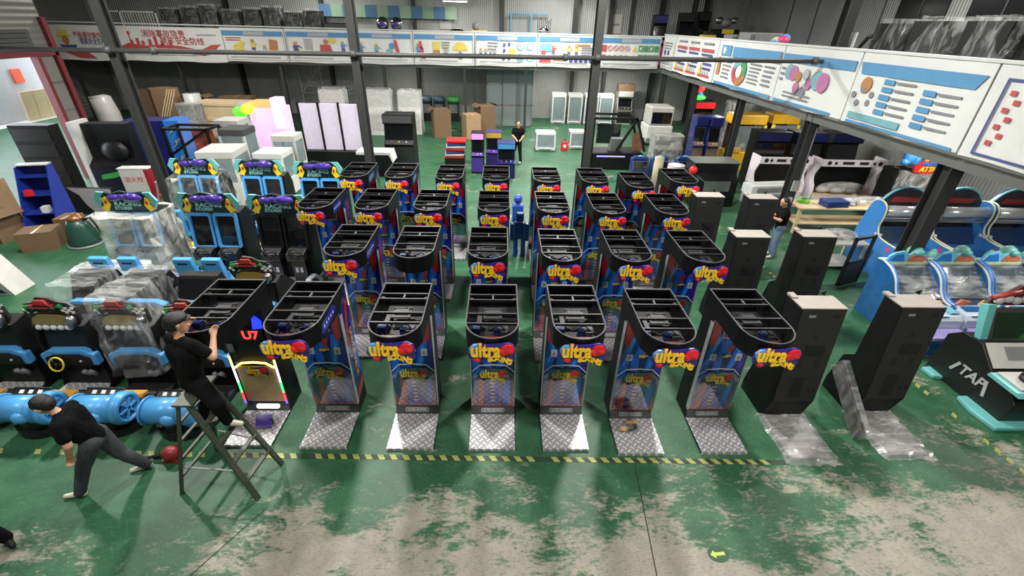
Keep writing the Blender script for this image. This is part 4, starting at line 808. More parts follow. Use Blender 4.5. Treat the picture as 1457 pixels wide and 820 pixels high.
# ------------------------------------------------------------------ people
SKIN = M('skin', (196, 150, 122), .55, var=.08); TEE = M('black_cotton', (7, 7, 8), .95, var=.3, vs=9, spec=.15); JEAN = M('charcoal_denim', (58, 61, 66), .85, var=.25, vs=20); BLJ = M('blue_denim', (96, 118, 142), .85, var=.25, vs=20); HAIR = M('black_hair', (12, 11, 11), .55, bump=.5, bs=60); SHOE = M('off_white_shoe', (196, 190, 172), .6); SHOEB = M('black_shoe', (14, 14, 15), .6)
def person(label, J, trousers, shoe, headdir, cap=False, voxel=.0085):
    """J: joint positions. One continuous remeshed body; materials follow the limb each face belongs to."""
    V = Vector; J = {k: V(v) for k, v in J.items()}; base = V((J['hip'].x, J['hip'].y, 0))
    for k in J: J[k] = J[k]-base
    bones = []
    def bone(p, q, r0, r1, m): bones.append((V(p), V(q), r0, r1, m))
    hip, neck, head = J['hip'], J['neck'], J['head']; up = (neck-hip).normalized(); sh = (J['shR']-J['shL']); across = sh.normalized(); chest = hip.lerp(neck, .72); waist = hip.lerp(neck, .35)
    bone(hip-across*.08, hip+across*.08, .118, .118, 2); bone(hip+up*.04, waist, .138, .135, 1); bone(waist-across*.06, chest-across*.1, .122, .132, 1); bone(waist+across*.06, chest+across*.1, .122, .132, 1); bone(chest-across*.11, chest+across*.11, .12, .12, 1)
    bone(chest, neck-up*.04, .1, .07, 1); bone(J['shL'], neck-up*.03, .068, .062, 1); bone(J['shR'], neck-up*.03, .068, .062, 1); bone(neck-up*.02, head-up*.04, .052, .052, 0)
    hd = V(headdir).normalized(); hu = (head-neck).normalized()
    bone(head-hu*.05+hd*.035, head+hu*.035+hd*.01, .062, .088, 0); bone(head-hd*.02+hu*.035, head+hu*.05, .088, .085, 0); bone(head+hd*.085-hu*.01, head+hd*.108-hu*.03, .014, .017, 0)
    side = hu.cross(hd).normalized()
    for s in (-1, 1): bone(head+side*s*.083-hu*.02, head+side*s*.09+hu*.02, .014, .018, 0)
    for S in 'LR':
        a, e, w = J['sh'+S], J['el'+S], J['ha'+S]; mid = a.lerp(e, .62)
        bone(a, mid, .074, .07, 1); bone(mid, e, .05, .046, 0); bone(e, w, .047, .03, 0)
        d = (w-e).normalized(); pn = J.get('pn'+S, V((0, 0, -1))); pn = (pn-d*pn.dot(d)).normalized(); sd = d.cross(pn).normalized()
        palm = w+d*.075
        for k in range(4):
            o = sd*(k-1.5)*.021; bone(w+o*.5, palm+o, .017, .0135, 0)
            L = (.062, .072, .07, .056)[k]; c1 = palm+o+(d*.85+pn*.5)*L*.55; c2 = c1+(d*.35+pn*.93)*L*.5; bone(palm+o, c1, .0105, .0098, 0); bone(c1, c2, .0098, .0085, 0)
        t0 = w+d*.02-sd*.025; t1 = t0+(d*.7-sd*.6+pn*.3).normalized()*.045; bone(t0, t1, .014, .012, 0); bone(t1, t1+(d*.85+pn*.35)*.03, .012, .009, 0)
        h = hip+(across*(.085 if S == 'R' else -.085)); k, an, to = J['kn'+S], J['an'+S], J['to'+S]
        bone(h, k, .112, .084, 2); bone(k, an, .082, .066, 2); f = (to-an); f.z = 0; f = f.normalized(); sole = min(an.z, to.z)
        bone(an-f*.03+V((0, 0, -.03)), an+f*.03+V((0, 0, -.035)), .042, .042, 3); bone(an+f*.02+V((0, 0, -.035)), to, .042, .032, 3)
    b = B()
    for (p, q, r0, r1, m) in bones:
        d = q-p; n = max(1, int(d.length/(max(r0, r1)*.6)))
        for i in range(n+1): u = i/n; b.ball(p.lerp(q, u), r0+(r1-r0)*u, 12, 8)
        if d.length > 1e-3: b.tube([p, q], [r0, r1], 12)
    me = b.mesh('body', [SKIN, TEE, trousers, shoe]); o = bpy.data.objects.new('body', me); COL.objects.link(o)
    md = o.modifiers.new('remesh', 'REMESH'); md.mode = 'VOXEL'; md.voxel_size = voxel; md.use_smooth_shade = True; sm = o.modifiers.new('smooth', 'SMOOTH'); sm.factor = .5; sm.iterations = 3
    m2 = bpy.data.meshes.new_from_object(o.evaluated_get(bpy.context.evaluated_depsgraph_get())); bpy.data.objects.remove(o); m2.name = 'body'; m2.materials.clear()
    for mm in (SKIN, TEE, trousers, shoe): m2.materials.append(mm)
    import numpy as np
    n = len(m2.polygons); C = np.empty(n*3); m2.polygons.foreach_get('center', C); C = C.reshape(-1, 3); best = np.full(n, 9.); mi = np.zeros(n, int)
    for (p, q, r0, r1, m) in bones:
        p_, q_ = np.array(p), np.array(q); d = q_-p_; L = max(d@d, 1e-9); u = np.clip((C-p_)@d/L, 0, 1); ds = np.linalg.norm(C-(p_+u[:, None]*d), axis=1)-(r0+(r1-r0)*u); k = ds < best; best[k] = ds[k]; mi[k] = m
    m2.polygons.foreach_set('material_index', mi.astype(np.int32)); m2.polygons.foreach_set('use_smooth', [True]*n)
    t = thing('person', label, 'person', base); o = bpy.data.objects.new('body', m2); COL.objects.link(o); o.parent = t
    hb = B(); hb.ball(head-hd*.026+hu*.05, (.1, .1, .092), 18, 12); hb.ball(head-hd*.05+hu*.0, (.082, .082, .088), 16, 10)
    if cap: hb.ball(head+hu*.075, (.108, .108, .062), 18, 10); hb.ball(head+hd*.07+hu*.065, (.075, .075, .022), 14, 8)
    hb.build('hair', HAIR, t)
    for s in (-1, 1): B().ball(head+hd*.083+side*s*.032+hu*.018, (.012, .012, .008), 8, 6).build('eye', M('eye_dark', (20, 16, 14), .3), t)
    B().ball(head+hd*.088-hu*.062, (.022, .022, .007), 10, 6).build('mouth', M('lips', (150, 88, 80), .5), t)
    return t
person('man in black T-shirt and charcoal jeans striding left across the floor', dict(hip=(-4.98, 3.99, .87), neck=(-5.13, 3.93, 1.36), head=(-5.22, 3.91, 1.5), shL=(-5.04, 3.77, 1.3), shR=(-5.14, 4.1, 1.3), elL=(-4.97, 3.7, 1.06), haL=(-5.07, 3.72, .85), elR=(-5.3, 4.16, 1.08), haR=(-5.42, 4.1, .9),
    knL=(-5.2, 3.87, .46), anL=(-5.36, 3.81, .075), toL=(-5.53, 3.78, .035), knR=(-4.93, 4.12, .46), anR=(-4.8, 4.23, .09), toR=(-4.97, 4.17, .035), pnL=(-1, .3, 0)), JEAN, SHOE, (-1, -.15, -.35))
person('man in black clothes perched on the step ladder, working on the glowing boxing machine', dict(hip=(-3.66, 4.2, 1.6), neck=(-3.62, 4.22, 2.24), head=(-3.6, 4.24, 2.42), shL=(-3.78, 4.3, 2.18), shR=(-3.45, 4.14, 2.2), elL=(-3.82, 4.42, 2.02), haL=(-3.72, 4.52, 2.2), elR=(-3.3, 4.18, 2.0), haR=(-3.34, 4.36, 2.16),
    knR=(-3.36, 4.04, 1.4), anR=(-3.36, 4.1, 1.06), toR=(-3.2, 4.09, 1.02), knL=(-3.72, 4.42, 1.22), anL=(-3.86, 4.3, .86), toL=(-3.72, 4.36, .82), pnR=(-.2, .6, -1), pnL=(.3, .3, -1)), TEE, SHOE, (.75, .6, -.25), cap=True)
person('man in black T-shirt and blue jeans working at a bare cabinet by the benches', dict(hip=(7.42, 11.1, .86), neck=(7.36, 11.08, 1.42), head=(7.3, 11.06, 1.56), shL=(7.34, 10.9, 1.36), shR=(7.4, 11.27, 1.36), elL=(7.22, 10.88, 1.14), haL=(7.02, 10.95, 1.2), elR=(7.28, 11.25, 1.14), haR=(7.05, 11.15, 1.2),
    knL=(7.38, 11.03, .46), anL=(7.4, 11.0, .09), toL=(7.25, 10.98, .035), knR=(7.42, 11.2, .46), anR=(7.47, 11.22, .09), toR=(7.32, 11.22, .035)), BLJ, SHOE, (-1, 0, -.3), voxel=.012)
person('distant man in black trousers standing in the open green floor at the back', dict(hip=(.72, 20.6, .86), neck=(.74, 20.62, 1.42), head=(.74, 20.6, 1.58), shL=(.92, 20.6, 1.36), shR=(.55, 20.64, 1.36), elL=(.98, 20.55, 1.1), haL=(.85, 20.4, .98), elR=(.5, 20.58, 1.1), haR=(.65, 20.42, .98),
    knL=(.83, 20.42, .46), anL=(.86, 20.2, .09), toL=(.8, 20.06, .035), knR=(.6, 20.85, .46), anR=(.5, 21.05, .09), toR=(.42, 20.92, .035)), TEE, SHOE, (0, -1, -.2), voxel=.014)
person('person in black, only a trouser leg and shoe showing at the lower left edge', dict(hip=(-6.05, 3.12, .88), neck=(-6.2, 3.12, 1.42), head=(-6.26, 3.12, 1.57), shL=(-6.2, 3.32, 1.36), shR=(-6.2, 2.92, 1.36), elL=(-6.3, 3.37, 1.1), haL=(-6.3, 3.32, .9), elR=(-6.3, 2.87, 1.1), haR=(-6.3, 2.92, .9),
    knR=(-5.78, 3.12, .5), anR=(-5.72, 3.2, .1), toR=(-5.62, 3.14, .035), knL=(-6.15, 3.3, .46), anL=(-6.4, 3.4, .09), toL=(-6.3, 3.34, .035)), TEE, SHOEB, (-1, 0, -.2), voxel=.012)
# step ladder
LAD = M('olive_ladder_steel', (66, 72, 60), .45, metal=.2, var=.25)
lt = thing('step_ladder', 'olive metal step ladder with the man perched on top', 'ladder', (-3.6, 4.15, 0))
Q = lambda p: (p[0]+3.6, p[1]-4.15, p[2])
feet = {'a': ((-4.12, 3.84, 0), (-4.04, 4.55, 0)), 'b': ((-3.1, 3.76, 0), (-3.02, 4.3, 0))}; topz = 1.45; tops = {'a': ((-3.76, 3.98, topz), (-3.74, 4.4, topz)), 'b': ((-3.62, 3.96, topz), (-3.6, 4.34, topz))}
for s in 'ab':
    for i in (0, 1): B().bar(Q(feet[s][i]), Q(tops[s][i]), .065, .035).build('rail', LAD, lt)
    for k, u in enumerate((.2, .4, .6, .8)):
        p = Vector(feet[s][0]).lerp(Vector(tops[s][0]), u); q = Vector(feet[s][1]).lerp(Vector(tops[s][1]), u)
        B().bar(Q(p), Q(q), .06 if s == 'b' else .035, .025).build('rung', LAD, lt)
B().box(-.2, .04, -.22, .3, topz, topz+.03).build('top_step', LAD, lt)
for i in (0, 1):
    p = Vector(feet['a'][i]).lerp(Vector(tops['a'][i]), .32); q = Vector(feet['b'][i]).lerp(Vector(tops['b'][i]), .32); B().bar(Q(p), Q(q), .02, .012).build('spreader', GREY, lt)
# red pallet-puller tool on the floor
rt = thing('red_tool', 'red canister tool with a black handle lying on the floor by the tape', 'tool', (-4.55, 4.38, 0))
B().ball((0, 0, .12), (.12, .11, .11), 14, 8).box(-.1, .1, -.08, .08, 0, .06).build('canister', M('faded_red', (140, 40, 44), .45), rt, bevel=0); B().bar((-.1, 0, .1), (-.42, -.02, .03), .03, .03).build('handle', BLK2, rt)
# ------------------------------------------------------------------ right: fishing machines
SEA = M('sea_blue_print', (32, 88, 144), .25, var=.45, vs=4, coat=.4); SEAL = M('panel_blue', (56, 124, 192), .35, var=.15, vs=3); PALEY = M('pale_yellow_edge', (222, 214, 160), .4); SEAG = M('pale_green_ledge', (176, 206, 160), .45); LILAC = M('lilac_cushion', (150, 140, 200), .5); CORAL = M('coral_print', (196, 110, 80), .4, var=.4, vs=10); AQUA = M('aqua_print', (120, 196, 216), .3, var=.3, vs=8); CRAB = M('crab_pink', (214, 70, 120), .4); TEALF = M('teal_figure', (112, 176, 160), .4)
def arc(pts, n=4):
    """smooth a polyline (Catmull-Rom)"""
    out = []; N = len(pts)
    for i in range(N-1):
        p0, p1, p2, p3 = pts[max(i-1, 0)], pts[i], pts[i+1], pts[min(i+2, N-1)]
        for k in range(n):
            t = k/n; out.append(tuple(.5*((2*p1[j])+(-p0[j]+p2[j])*t+(2*p0[j]-5*p1[j]+4*p2[j]-p3[j])*t*t+(-p0[j]+3*p1[j]-3*p2[j]+p3[j])*t**3) for j in range(2)))
    return out+[pts[-1]]
def fish_low(label):
    """low fishing table machine: bench, picture console, sloping glass, sign on the ledge"""
    t = thing('fishing_machine', label, 'arcade machine', group='low fishing machines'); w = .47
    prof = arc([(.55, .72), (.72, .74), (.86, .86), (1.0, 1.08), (1.2, 1.22), (1.45, 1.28)])
    for s in (-1, 1):
        sp = B().prism([(.5, 0), (.5, .7)]+prof+[(1.6, 1.25), (1.6, 0)], 'x', s*w-.025, s*w+.025).build('side_panel', SEA, t); B().tube([(s*w, y, z+.01) for y, z in prof], .032, 8).build('panel_edge', WHITE, sp); B().tube([(s*w, y-.02, z+.035) for y, z in prof], .018, 6).build('blue_piping', BLUE, sp)
    B().prism([(.62, 0), (.62, .66), (.8, .7), (1.42, 1.2), (1.6, 1.2), (1.6, 0)], 'x', -w, w).build('cabinet_body', M('deep_blue_body', (24, 52, 92), .4), t)
    B().add([(-w+.03, .8, .73), (w-.03, .8, .73), (w-.03, 1.4, 1.21), (-w+.03, 1.4, 1.21)], [(0, 1, 2, 3)]).build('glass_top', M('sea_glass', (46, 60, 72), .06, var=.5, vs=2.5, coat=1), t)
    B().add([(-w, .76, .78), (w, .76, .78), (w, 1.42, 1.27), (.1, 1.1, 1.08), (-w, 1.42, 1.26)], [(0, 1, 4), (1, 2, 3), (0, 1, 3), (0, 3, 4), (1, 2, 3), (2, 4, 3)]).build('wrap', FILMD, t)
    B().box(-w, w, 1.4, 1.62, 1.22, 1.27).build('ledge', SEAG, t)
    sg = B().prism([(-.42, 1.27), (-.4, 1.38), (-.3, 1.46), (-.12, 1.5), (0, 1.42), (.12, 1.48), (.28, 1.46), (.42, 1.38), (.4, 1.27)], 'y', 1.44, 1.48).build('sign_board', AQUA, t)
    B().prism([(.0, 1.28), (.06, 1.4), (.2, 1.46), (.38, 1.36), (.36, 1.28)], 'y', 1.42, 1.44).build('orange_fish', CORAL, sg); B().prism([(-.38, 1.28), (-.3, 1.42), (-.15, 1.46), (-.06, 1.28)], 'y', 1.42, 1.44).build('blue_fish', BLUE, sg)
    f = B().tube([(.2, 1.56, 1.27), (.2, 1.56, 1.36), (.2, 1.56, 1.46), (.2, 1.56, 1.54), (.2, 1.56, 1.58)], [.1, .14, .15, .1, .03], 12).build('figure', TEALF, t); B().ball((.2, 1.44, 1.46), (.1, .06, .07)).build('muzzle', TEAL, f)
    c = B().prism([(.18, .0), (.2, .6), (.28, .68), (.62, .7), (.62, 0)], 'x', -w, w).build('console', M('pale_console', (196, 208, 222), .35), t, bevel=.01)
    B().add([(-.36, .24, .645+.02), (.2, .24, .665), (.2, .56, .712), (-.36, .56, .712)], [(0, 1, 2, 3)]).build('picture', SEA, c); B().box(.26, .42, .3, .56, .7, .73).build('button_panel', AQUA, c); B().prism([(-.4, .7), (-.2, .7), (-.1, .78), (-.3, .82)], 'y', .6, .66).build('coral', CORAL, c); B().prism([(.1, .7), (.36, .7), (.3, .8), (.16, .8)], 'y', .6, .66).build('coral', ORANGE, c)
    B().box(-w, w, -.15, .2, .02, .36).build('bench_body', SEA, t, bevel=.03); B().box(-w+.02, w-.02, -.16, .18, .36, .46).build('bench_cushion', LILAC, t, bevel=.03); B().cyl((-w-.03, 0, .22), (-w+.1, 0, .22), .2, n=20).build('bench_end', SKYB, t); B().box(-w, w, -.2, .2, 0, .05).build('bench_base', STEEL, t)
    return t
f0 = fish_low('low fishing machine with lilac bench, nearest the steel column, film over its glass'); f0.location = (8.5, 6.9, 0)
copy_tree(f0, (9.53, 6.92, 0), label='low fishing machine in the middle of the film-covered row at right'); copy_tree(f0, (10.56, 6.94, 0), label='low fishing machine at the right edge, behind the black and teal console')
def fish_tall(label):
    t = thing('fishing_machine', label, 'arcade machine', group='tall fishing machines'); w = .66
    P = [(0, 0), (0, .62)]+arc([(.02, .72), (.2, .88), (.6, .9), (.95, .95), (1.1, 1.15), (1.08, 1.45), (1.12, 1.66), (1.28, 1.76), (1.5, 1.72), (1.62, 1.5)])+[(1.75, .9), (1.75, 0)]
    for s in (-1, 1):
        sp = B().prism(P, 'x', s*w-.03, s*w+.03).build('side_panel', SEAL, t); B().tube([(s*w, y, z) for y, z in P[1:-1]], .022, 6).build('panel_edge', PALEY, sp)
        B().prism(disc(.55, .78, .06), 'x', s*w-.034, s*w+.034).build('crab_print', CRAB, sp); B().prism([(.2, .7), (.34, .66), (.4, .76), (.24, .8)], 'x', s*w-.034, s*w+.034).build('fish_print', CRAB, sp)
        for k in (0, 1): B().prism(disc(.98+k*.09, .98, .04, None, 12), 'x', s*w-.035, s*w+.035).build('eye_print', WHITE, sp)
    B().cyl((-w, 1.24, 1.52), (w, 1.24, 1.52), .14, n=24).build('roller', M('roller_silver', (214, 216, 218), .25, metal=.5), t); B().cyl((-w+.04, 1.24, 1.52), (-w+.06, 1.24, 1.52), .15, n=20).build('roller_cap', BLK2, t); B().box(-w, w, 1.15, 1.3, 1.28, 1.33).build('shelf', STEEL, t)
    B().prism([(.1, 0), (.1, .6), (1.1, .7), (1.5, 1.3), (1.7, 1.3), (1.7, 0)], 'x', -w+.03, w-.03).build('cabinet_body', M('deep_blue_body', (24, 52, 92), .4), t)
    B().add([(-w+.05, .2, .63), (w-.05, .2, .63), (w-.05, 1.08, .71), (-w+.05, 1.08, .71)], [(0, 1, 2, 3)]).build('sea_deck', SEA, t); B().add([(-w+.05, 1.16, .75), (w-.05, 1.16, .75), (w-.05, 1.47, 1.28), (-w+.05, 1.47, 1.28)], [(0, 1, 2, 3)]).build('screen', SCREEN, t)
    sg = B().prism([(-.6, 1.6)]+arc([(-.58, 1.75), (-.35, 2.0), (0, 2.1), (.35, 2.0), (.58, 1.78)])+[(.6, 1.6)], 'y', 1.44, 1.52).build('sign_board', M('sign_sea_dark', (44, 40, 52), .35, var=.6, vs=8), t); B().tube([(x, 1.46, z) for x, z in arc([(-.58, 1.72), (-.35, 1.98), (0, 2.08), (.35, 1.98), (.58, 1.76)])], .03, 6).build('sign_trim', AQUA, sg); B().prism([(-.35, 1.7), (.3, 1.7), (.36, 1.82), (-.3, 1.84)], 'y', 1.42, 1.44).build('sign_plaque', TRK, sg)
    for x in (-.35, .25): B().tube([(x, .3, .62), (x, .3, .8), (x, .3, .92)], [.09, .11, .03], 12).build('figure', TEALF, t)
    return t
g0 = fish_tall('tall fishing machine with blue side panels, left of its row behind the near column'); g0.location = (10.2, 9.4, 0)
copy_tree(g0, (11.62, 9.4, 0), label='tall fishing machine half hidden by the near steel column'); copy_tree(g0, (13.04, 9.38, 0), label='tall fishing machine with bright blue panel at the right edge')
# black and teal drum console with bold silver lettering
t = thing('drum_console', 'black console machine with teal floor edging and silver side lettering at the right edge', 'arcade machine', (7.78, 4.88, 0))
B().prism([(0, .03), (-.07, .5), (.02, .72), (.2, 1.12), (.4, 1.14), (.36, 1.34), (.1, 1.42), (.1, 1.42)], 'z', 0, .07) if 0 else None
B().prism([(.02, .02), (-.02, .42), (.05, .75), (.3, .75), (.28, .5), (1.6, .5), (1.6, .02)], 'z', 0, .08).build('floor_edging', TEAL, t, bevel=.02); B().prism([(.05, 1.25), (.03, 1.5), (.35, 1.55), (.35, 1.2)], 'z', 0, .08).build('floor_edging', TEAL, t, bevel=.02)
B().prism([(.18, .0), (.12, .45), (.3, .62), (.62, .66), (1.0, 1.0), (1.35, .98), (1.55, .8), (1.6, .0)], 'x', .2, 1.6).build('body', BLK2, t, bevel=.01)
a = .62
text('TAP', .25, MSIL, t, (.185, .85, .42), (pi/2, 0, -pi/2), ext=.004, off=.006, shear=.2)
for (y, z0, z1) in ((.55, .25, .52), (1.1, .5, .3)): B().bar((.188, y, z0), (.188, y+(.06 if z1 > z0 else .1), z1), .05, .012, up=(1, 0, 0)).build('silver_flash', MSIL, t)
B().prism([(.1, .62), (.16, .68), (.62, .7), (.64, .64)], 'x', .14, 1.6).build('top_rim', TEAL, t); B().prism([(.2, .69), (.6, .71), (.6, .73), (.2, .71)], 'x', .24, 1.6).build('top_deck', OFFW, t)
B().cyl((.55, .38, .7), (.55, .38, .8), .14, n=18).build('drum_pad', BLK2, t); B().tube([(.55, .38, .8), (.62, .42, .95)], .025, 8).build('stick', BLK2, t); B().cyl((.95, .4, .7), (.95, .4, .76), .15, n=18).build('drum_pad', SKYB, t)
B().cbox((.9, .84, .87), (1.3, .42, .02), (.75, 0, 0)).build('white_panel', OFFW, t); B().cbox((.72, .86, .9), (.4, .22, .02), (.75, 0, 0)).build('grey_inset', GREY, t)
s = B(); s.cbox((1.0, 1.22, 1.2), (1.2, .06, .62), (-.35, 0, 0)).build('screen_housing', DGREY, t); B().cbox((1.0, 1.18, 1.2), (1.06, .02, .5), (-.35, 0, 0)).build('screen', M('green_screen', (24, 48, 26), .1, var=.7, vs=2, coat=1), t); B().prism([(1.08, .88), (1.2, .95), (1.42, 1.52), (1.28, 1.58)], 'x', .26, .4).build('screen_post', TEAL, t, bevel=.01)
B().cyl((.45, 1.1, .93), (1.5, 1.1, .93), .05, n=14).build('lamp_bar', M('pearly_lamp', (196, 186, 190), .25, var=.3, vs=12), t)
sg = B().prism([(.35, 1.5), (.4, 1.62), (.6, 1.7), (.8, 1.86), (1.2, 1.84), (1.6, 1.7), (1.6, 1.5)], 'y', 1.4, 1.46).build('sign_board', M('sign_brown', (70, 40, 36), .5), t)
for k in range(8): B().ball((.5+k*.15, 1.37, 1.6+.03*(k % 2)), (.09, .05, .07), 10, 8).build('cloud_letter', OFFW, sg)
B().cyl((.4, 1.4, 1.64), (.8, 1.38, 1.78), .045, n=10).build('log', TRK, sg); B().ball((.95, 1.38, 1.82), (.14, .06, .06)).build('log_end', BLK2, sg); B().ball((1.42, .95, .98), (.28, .2, .2)).build('green_dome', GREEN, t)

# ------------------------------------------------------------------ right: benches, white cabinet frames, bits
def white_frame(label, loc, w):
    t = thing('cabinet_frame', label, 'cabinet', loc); WB = M('white_lilac_board', (214, 206, 212), .5)
    for s in (-1, 1): B().prism([(0, 0)]+arc([(0, .55), (.02, .8), (.14, .95), (.2, 1.15), (.08, 1.4), (-.02, 1.55)])+[(0, 1.72), (.6, 1.72), (.6, 0)], 'x', s*w/2-.02, s*w/2+.02).build('side_panel', WB, t)
    rl = B().box(-w/2, w/2, -.03, .02, 1.5, 1.72).build('top_rail', WB, t)
    for x, r in ((-.4, .07), (-.3, .05), (.38, .07), (.29, .05)): B().cyl((x*w, -.036, 1.61), (x*w, -.03, 1.61), r, n=18).build('speaker_hole_patch', DK, rl)  # holes are flat black discs, inner shade put into the colour
    B().box(-.2*w, -.02*w, -.036, -.03, 1.57, 1.66).build('slot', DK, rl); B().box(.06*w, .2*w, -.036, -.03, 1.57, 1.66).build('slot', DK, rl); B().box(-w/2, w/2, 0, .6, .5, .54).build('shelf', WOODL, t); B().box(-w/2, w/2, .56, .6, .5, 1.5).build('back_board', BLK, t); B().box(-w/2, w/2, 0, .03, 0, .5).build('front_face', WB, t)
    return t
white_frame('white unfinished cabinet frame with round speaker holes, behind the column', (9.55, 15.1, 0), 1.75); white_frame('white unfinished cabinet frame with round speaker holes, right of the column', (11.75, 14.9, 0), 2.2)
def table(name, label, loc, w, d, h, top, leg, lw=.05, shelf=None, rz=0):
    t = thing(name, label, 'table', loc, rz); B().box(-w/2, w/2, -d/2, d/2, h-.04, h).build('table_top', top, t)
    for sx in (-1, 1):
        for sy in (-1, 1): B().box(sx*(w/2-lw)-lw/2, sx*(w/2-lw)+lw/2, sy*(d/2-lw)-lw/2, sy*(d/2-lw)+lw/2, 0, h-.04).build('leg', leg, t)
    if shelf: B().box(-w/2+.03, w/2-.03, -d/2+.03, d/2-.03, shelf, shelf+.03).build('shelf', top, t)
    return t
table('work_bench', 'long pale plywood work bench below the white cabinet frames', (10.5, 13.1, 0), 3.2, .8, .82, WOODL, WOODL, .09, .3); table('work_table', 'white table with metal bits near the bare black cabinets', (8.7, 10.65, 0), 1.3, .75, .76, OFFW, WHITE, .06, .12)
def junk(name, label, cat, loc, n, sp, mats, seed, sz=(.06, .18), film_=None):
    R = random.Random(seed); t = thing(name, label, cat, loc); sx, sy = sp
    for k in range(n):
        s = R.uniform(*sz); p = (R.uniform(-sx, sx), R.uniform(-sy, sy)); m = mats[k % len(mats)]
        if k % 3 == 0: B().ball((*p, s*.5), (s*.8, s*.6, s*.5), 10, 7, rot=(0, 0, R.uniform(0, 3))).build('lump', m, t)
        else: B().cbox((*p, s*.45), (s*1.6, s, s*.9), (0, 0, R.uniform(0, 3))).build('piece', m, t)
    if film_: B().ball((0, 0, .13), (sx*1.1, sy*1.15, .125), 18, 9).build('film', film_, t)
    return t
junk('metal_bits', 'pile of grey metal fittings and film on the white table', 'fittings', (8.7, 10.65, .76), 9, (.45, .22), [GREY, STEEL, OFFW], 3, (.07, .16), FILM); junk('parts_pile', 'mixed parts and white rags heaped on the plywood bench', 'parts', (11.2, 13.1, .82), 8, (.7, .25), [OFFW, WHITE, GREY], 4, (.08, .2), FILM)
t = thing('blue_tray', 'stack of dark blue trays on the plywood bench', 'tray', (10.05, 12.95, .82), .1)
for k in range(4): B().box(-.35, .35, -.2, .2, k*.05, k*.05+.035).build('tray', M('tray_blue', (44, 62, 120), .4), t)
t = thing('tape_roll', 'bright green roll on the plywood bench', 'roll', (9.3, 13.25, .82)); B().cyl((0, 0, 0), (0, 0, .12), .17, n=22).build('roll', M('lime_plastic', (120, 200, 70), .4), t); B().cyl((0, 0, .12), (0, 0, .13), .07, n=16).build('core', DGREY, t)
t = thing('rag_heap', 'white rag heap and film in the middle white cabinet frame', 'rags', (11.75, 15.1, .54)); [B().ball((random.uniform(-.7, .7), random.uniform(-.15, .15), .12), (.25, .16, .12), 10, 7).build('rag', (OFFW, GREY)[k % 2], t) for k in range(5)]; B().ball((0, 0, .2), (.85, .2, .19), 18, 9).build('film', FILM, t)
t = thing('white_side_panel', 'loose white curved side panel standing behind a bare black cabinet', 'panel', (7.35, 9.3, 0), .5); B().prism([(0, 0), (0, 1.0)]+arc([(0, 1.1), (.1, 1.3), (.3, 1.38), (.5, 1.2)])+[(.55, 0)], 'y', -.012, .012).build('board', M('white_lilac_board', (214, 206, 212), .5), t); B().box(0, .5, -.02, .1, 0, .03).build('foot', WOODL, t)
t = thing('display_frame_panel', 'black framed display board leaning by the fishing machines', 'display board', (8.5, 9.55, 0), .35)
for (x0, x1, z0, z1) in ((-.35, -.29, .05, 1.3), (.29, .35, .05, 1.3), (-.35, .35, 1.24, 1.3), (-.35, .35, .62, .68)): B().box(x0, x1, -.03, .03, z0, z1).build('frame_bar', BLK2, t)
B().box(-.3, .3, -.02, .02, .03, .64).build('art_panel', M('board_art', (46, 44, 52), .35, var=.8, vs=7), t)
t = thing('attack_machine', 'shooting machine with a blue creature and jagged name sign under film', 'arcade machine', (12.9, 13.2, 0))
B().prism([(0, 0), (0, .8), (.3, 1.0), (.5, 1.75), (1.0, 1.75), (1.0, 0)], 'x', -.75, .75).build('body', BLK, t); B().box(-.75, .75, -.2, .3, .75, .95).build('console', STEEL, t); wrap_box(t, -.8, .8, -.25, 1.05, .4, 1.75, FILM, 31, .04)
sg = B().prism([(-.5, 1.78), (-.55, 1.95), (-.4, 2.02), (-.35, 2.12), (0, 2.08), (.3, 2.16), (.42, 2.02), (.56, 1.98), (.5, 1.8), (.2, 1.74), (-.2, 1.74)], 'y', .12, .18).build('name_sign', RED, t); text('MONSTER', .15, BLUE, sg, (0, .11, 2.03), ext=.01, off=.008); text('ATTACK', .19, YEL, sg, (0, .11, 1.87), ext=.01, off=.01, shear=.15)
b = B().ball((-.62, .3, 2.2), (.22, .18, .24)).ball((-.8, .25, 2.05), (.12, .12, .1)).ball((-.5, .2, 2.1), (.1, .1, .14)); b.build('blue_creature', M('creature_blue', (60, 130, 200), .35, var=.5, vs=6), t); B().prism([(-.2, 2.1), (.1, 2.12), (-.05, 2.35)], 'y', .2, .25).build('yellow_spike', YEL, t)
t = thing('grey_kiosk', 'low black kiosk with a grey board top and a red ball lamp', 'kiosk', (7.3, 15.0, 0)); B().prism([(0, 0), (0, .9), (.25, 1.1), (.2, 1.45), (1.0, 1.45), (1.0, 0)], 'x', -.75, .75).build('body', BLK, t); B().box(-.78, .78, .15, 1.02, 1.45, 1.48).build('top_board', M('kiosk_top_grey', (96, 98, 94), .5), t); B().ball((-.85, .05, 1.25), .14).build('red_ball', RED, t); B().box(-.4, .5, -.02, .2, .55, .9).build('steel_tray', STEEL, t); B().bar((-.72, -.02, 1.1), (-.3, .02, .8), .03, .03).build('chrome_rail', CHROME, t)
